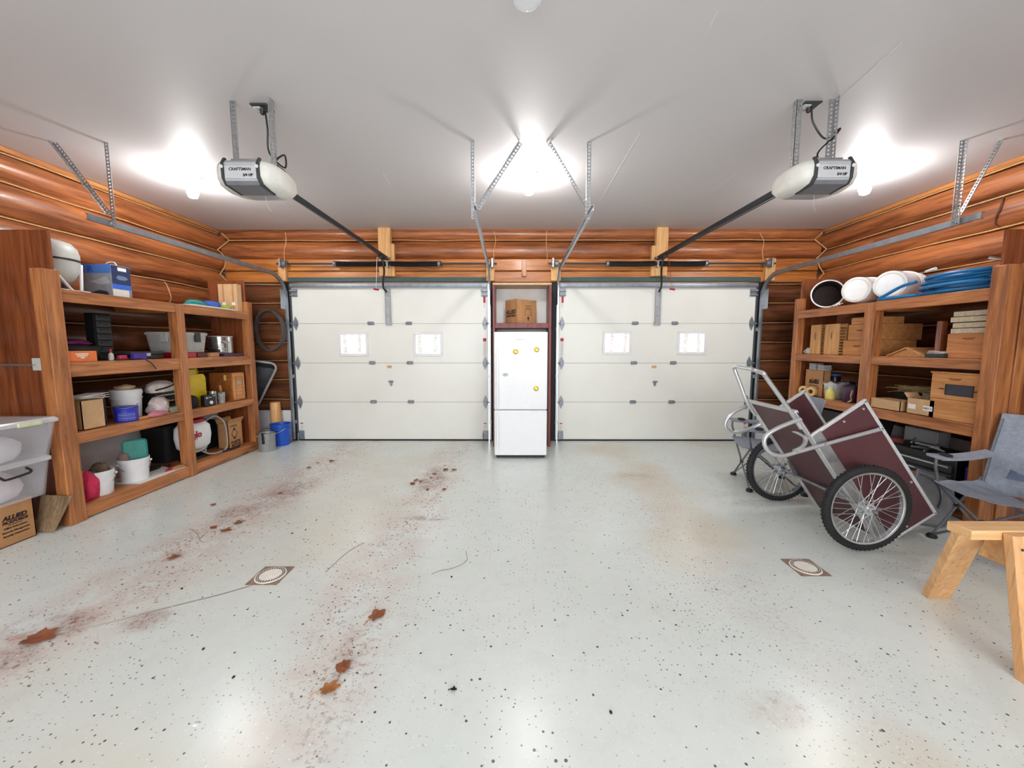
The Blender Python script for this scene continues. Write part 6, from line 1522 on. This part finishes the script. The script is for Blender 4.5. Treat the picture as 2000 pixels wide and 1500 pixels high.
def leaf(label, u, v, s, mat, rot, curl=.3, seed=1, stem=True, lobes=5):
    p = onz(u, v); t = thing('dry_leaf', label, 'leaf', (p.x, p.y, .0005), rot, 'dry leaves on the floor')
    part('blade', leaf_bm(s, curl, seed, lobes), mat, t, local=True)
    if stem: part('stem', tube(B(), smoothpath([(-s * .5, 0, .006), (-s * .9, s * .05, .008), (-s * 1.3, -s * .05, .004)], 4), .0022, 5), mat, t, local=True)
leaf('brown lobed leaf with a thin stem in the middle of the near floor', 735, 1204, .062, LEAF, .7 + PI * .1, .2, 3)
leaf('curled brown leaf above the tan leaf on the near floor', 671, 1308, .05, LEAF, 1.6, .9, 4, lobes=3)
leaf('tan crinkled leaf, nearest leaf to the viewer', 640, 1349, .052, LEAFT, .4, .35, 5, lobes=7)
leaf('small dark leaf scrap alone on the near floor', 885, 1349, .016, DEBR, .1, .5, 6)
leaf('brown leaf left of the left floor drain, right one of a pair', 440, 1037, .05, LEAF, .3, .3, 7)
leaf('brown leaf left of the left floor drain, left one of a pair', 416, 1031, .04, LEAF, -.4, .3, 8)
leaf('reddish leaf between the left drain and the printed box', 337, 1091, .045, LEAF, .9, .5, 9)
leaf('wide brown leaf in the mud stain at the left edge of the floor', 70, 1249, .09, LEAF, .1, .3, 10, lobes=7)
random.seed(12)
spots = [(842, 934, 'far'), (850, 926, 'farther'), (872, 918, ''), (835, 957, ''), (812, 939, ''), (806, 946, ''), (822, 941, ''), (868, 956, ''), (888, 918, ''), (548, 964, ''), (604, 914, ''), (649, 901, ''), (620, 905, ''), (417, 987, ''), (465, 1022, '')]
names = ['long red-brown leaf in the middle leaf cluster before the fridge', 'brown leaf topmost in the cluster left of the fridge', 'brown leaf at the far right of the cluster left of the fridge', 'red leaf at the near tip of the cluster left of the fridge', 'brown leaf on the left side of the cluster left of the fridge', 'leaf at the left edge of the cluster left of the fridge', 'leaf just right of the left edge of that cluster', 'tan leaf lying right of the cluster tip', 'dark leaf nearest the fridge foot', 'long tan leaf on the left tyre track', 'brown leaf on the left tyre track near the door', 'small dark leaf right of the left tyre track near the door', 'thin brown leaf between the left tyre track leaves near the door', 'brown leaf on the floor before the middle shelf post', 'grey-brown leaf up from the leaf pair beside the drain']
for q, ((u, v, _), nm) in enumerate(zip(spots, names)): leaf(nm, u, v, (.028 + .01 * (q % 3)), LEAF if q % 4 else LEAFT, random.uniform(0, 6), .35, 20 + q, stem=False)
for (u, v), nm in (((882, 1127), 'small dark round nut shell before the bent twig'), ((618, 1016), 'dark red-brown crumb beyond the left floor drain'), ((571, 1042), 'black crumb nearest the left floor drain'), ((597, 1035), 'black crumb right of the one nearest the left drain'), ((456, 1323), 'dark crumb alone at the lower left of the floor'), ((397, 1268), 'dark grey crumb left of the curled leaf'), ((355, 1150), 'black crumb left of the floor drain'), ((1193, 1392), 'dark grey smudge crumb on the near right floor')):
    p = onz(u, v); solo('floor_crumb', nm, 'debris', lump(B(), (p.x, p.y, 0), (.006, .008, .006), u, .3, sub=2), DEBR, group='dark crumbs on the floor')
p = onz(383, 1416); solo('paint_chip', 'small white chip lying alone on the lower left floor', 'chip', lump(B(), (p.x, p.y, 0), (.012, .009, .006), 77, .3, sub=2), WHITE)
def twig(label, pix, r_=.0016):
    P = [onz(u, v) + Vector((0, 0, r_ + .001)) for u, v in pix]; solo('twig', label, 'twig', tube(B(), smoothpath(P, 4), r_, 5), TWIG, group='twigs on the floor')
twig('long thin twig right of the left floor drain', [(636, 1118), (655, 1100), (675, 1082), (700, 1066), (712, 1060)])
twig('bent twig in front of the fridge on the open floor', [(843, 1122), (858, 1116), (885, 1110), (911, 1096), (910, 1077)])
twig('short twig beside the leaf pair left of the drain', [(370, 1033), (384, 1042), (392, 1058)])
# crumbs of leaf swept along the tyre tracks: too many to count
bm = B(); random.seed(21)
for q in range(900):
    xc, sd = ((-2.35, .22), (-.84, .13), (1.35, .2))[0 if q % 5 < 3 else (1 if q % 5 == 3 else 1)]
    y = random.uniform(1.5, 5.6) if q % 2 else random.gauss(3.9, .8)
    if y > 5.7 or y < 1.2: continue
    x = random.gauss(xc, sd); a = random.uniform(0, PI); s_ = random.uniform(.003, .007)
    ob(bm, Matrix.Translation((x, y, .001)) @ Matrix.Rotation(a, 4, 'Z') @ Matrix.Rotation(random.uniform(-.2, .2), 4, 'X'), -s_, s_, -s_ * .45, s_ * .45, 0, .0012)
solo('leaf_litter', 'fine brown leaf crumbs strewn along the tyre tracks', 'litter', bm, CRUMB, kind='stuff', smooth=0)

# ------------------------------------------------------------------ outside the garage doors
GRD = flat('pale_gravel', (196, 190, 182), .9, var=.1, nscale=6)
o_ = struct('ground_outside', box(-40, 40, 6.13, 60, -.3, -.1), GRD, smooth=0)
BARK = flat('grey_bark', (168, 158, 154), .9, var=.2, nscale=10); LG = flat('pale_green_leaves', (146, 168, 140), .8, var=.2, nscale=3); LP = flat('pinkish_autumn_leaves', (186, 158, 156), .8, var=.2, nscale=3); LB_ = flat('greyish_leaves', (160, 170, 150), .8, var=.2, nscale=3)
random.seed(33)
tl = {'g': ('green-leaved', LG), 'p': ('reddish autumn', LP), 'y': ('grey-green', LB_)}
def tree(label, x, y, h, mat, seed):
    r_ = random.Random(seed); t = thing('tree', label, 'tree', (x, y, -.1), group='trees seen through the door windows')
    part('trunk', tube(B(), [(x, y, -.1), (x + r_.uniform(-.1, .1), y, h * .5), (x + r_.uniform(-.2, .2), y, h)], [.10, .07, .03], 8), BARK, t)
    bm = B()
    for q in range(1500):
        a = r_.uniform(0, 2 * PI); zz = r_.uniform(.6, h); R_ = (1.35 - .5 * zz / h) * math.sqrt(r_.random()); p = Vector((x + R_ * math.cos(a), y + R_ * math.sin(a), zz))
        s_ = r_.uniform(.03, .07); m = Matrix.Translation(p) @ Matrix.Rotation(r_.uniform(0, 6), 4, 'Z') @ Matrix.Rotation(r_.uniform(-1.2, 1.2), 4, 'X')
        vs = [bm.verts.new(m @ Vector(c)) for c in ((-s_, 0, 0), (0, -s_ * .5, .01), (s_, 0, 0), (0, s_ * .5, .01))]; bm.faces.new(vs)
    part('foliage', bm, mat, t, smooth=0)
k_ = 0
for wn, (u, lab) in enumerate(((690, 'leftmost window of the left garage door'), (836, 'right window of the left garage door'), (1205, 'left window of the right garage door'), (1350, 'right window of the right garage door'))):
    for j, (du, dist) in enumerate(((-14, 15.0), (13, 19.0))):
        kind = 'pgggpyyg'[(wn * 2 + j) % 8]; x = (u + du - 1003) / F * dist
        tree('%s tree, %s of the %s' % (tl[kind][0], ('left half', 'right half')[j], lab), x, dist, 5.5, tl[kind][1], 100 + k_); k_ += 1

# ------------------------------------------------------------------ light
w = bpy.data.worlds.new('sky'); scene.world = w; w.use_nodes = True
bgn = w.node_tree.nodes['Background']; bgn.inputs[0].default_value = (.86, .93, 1, 1); bgn.inputs[1].default_value = 2.8
la = bpy.data.lights.new('daylight', 'AREA'); la.shape = 'RECTANGLE'; la.size = 6.4; la.size_y = 1.7; la.energy = 125; la.color = (.95, .97, 1)
lo = bpy.data.objects.new('daylight', la); C.objects.link(lo); lo.location = (.1, YR - .25, 1.6); lo.rotation_euler = (PI / 2, 0, 0)
vs = scene.view_settings
scene.display_settings.display_device = 'sRGB'
vs.view_transform = 'Standard'; vs.look = 'None'; vs.gamma = 1; vs.exposure = 0.62; vs.use_curve_mapping = False
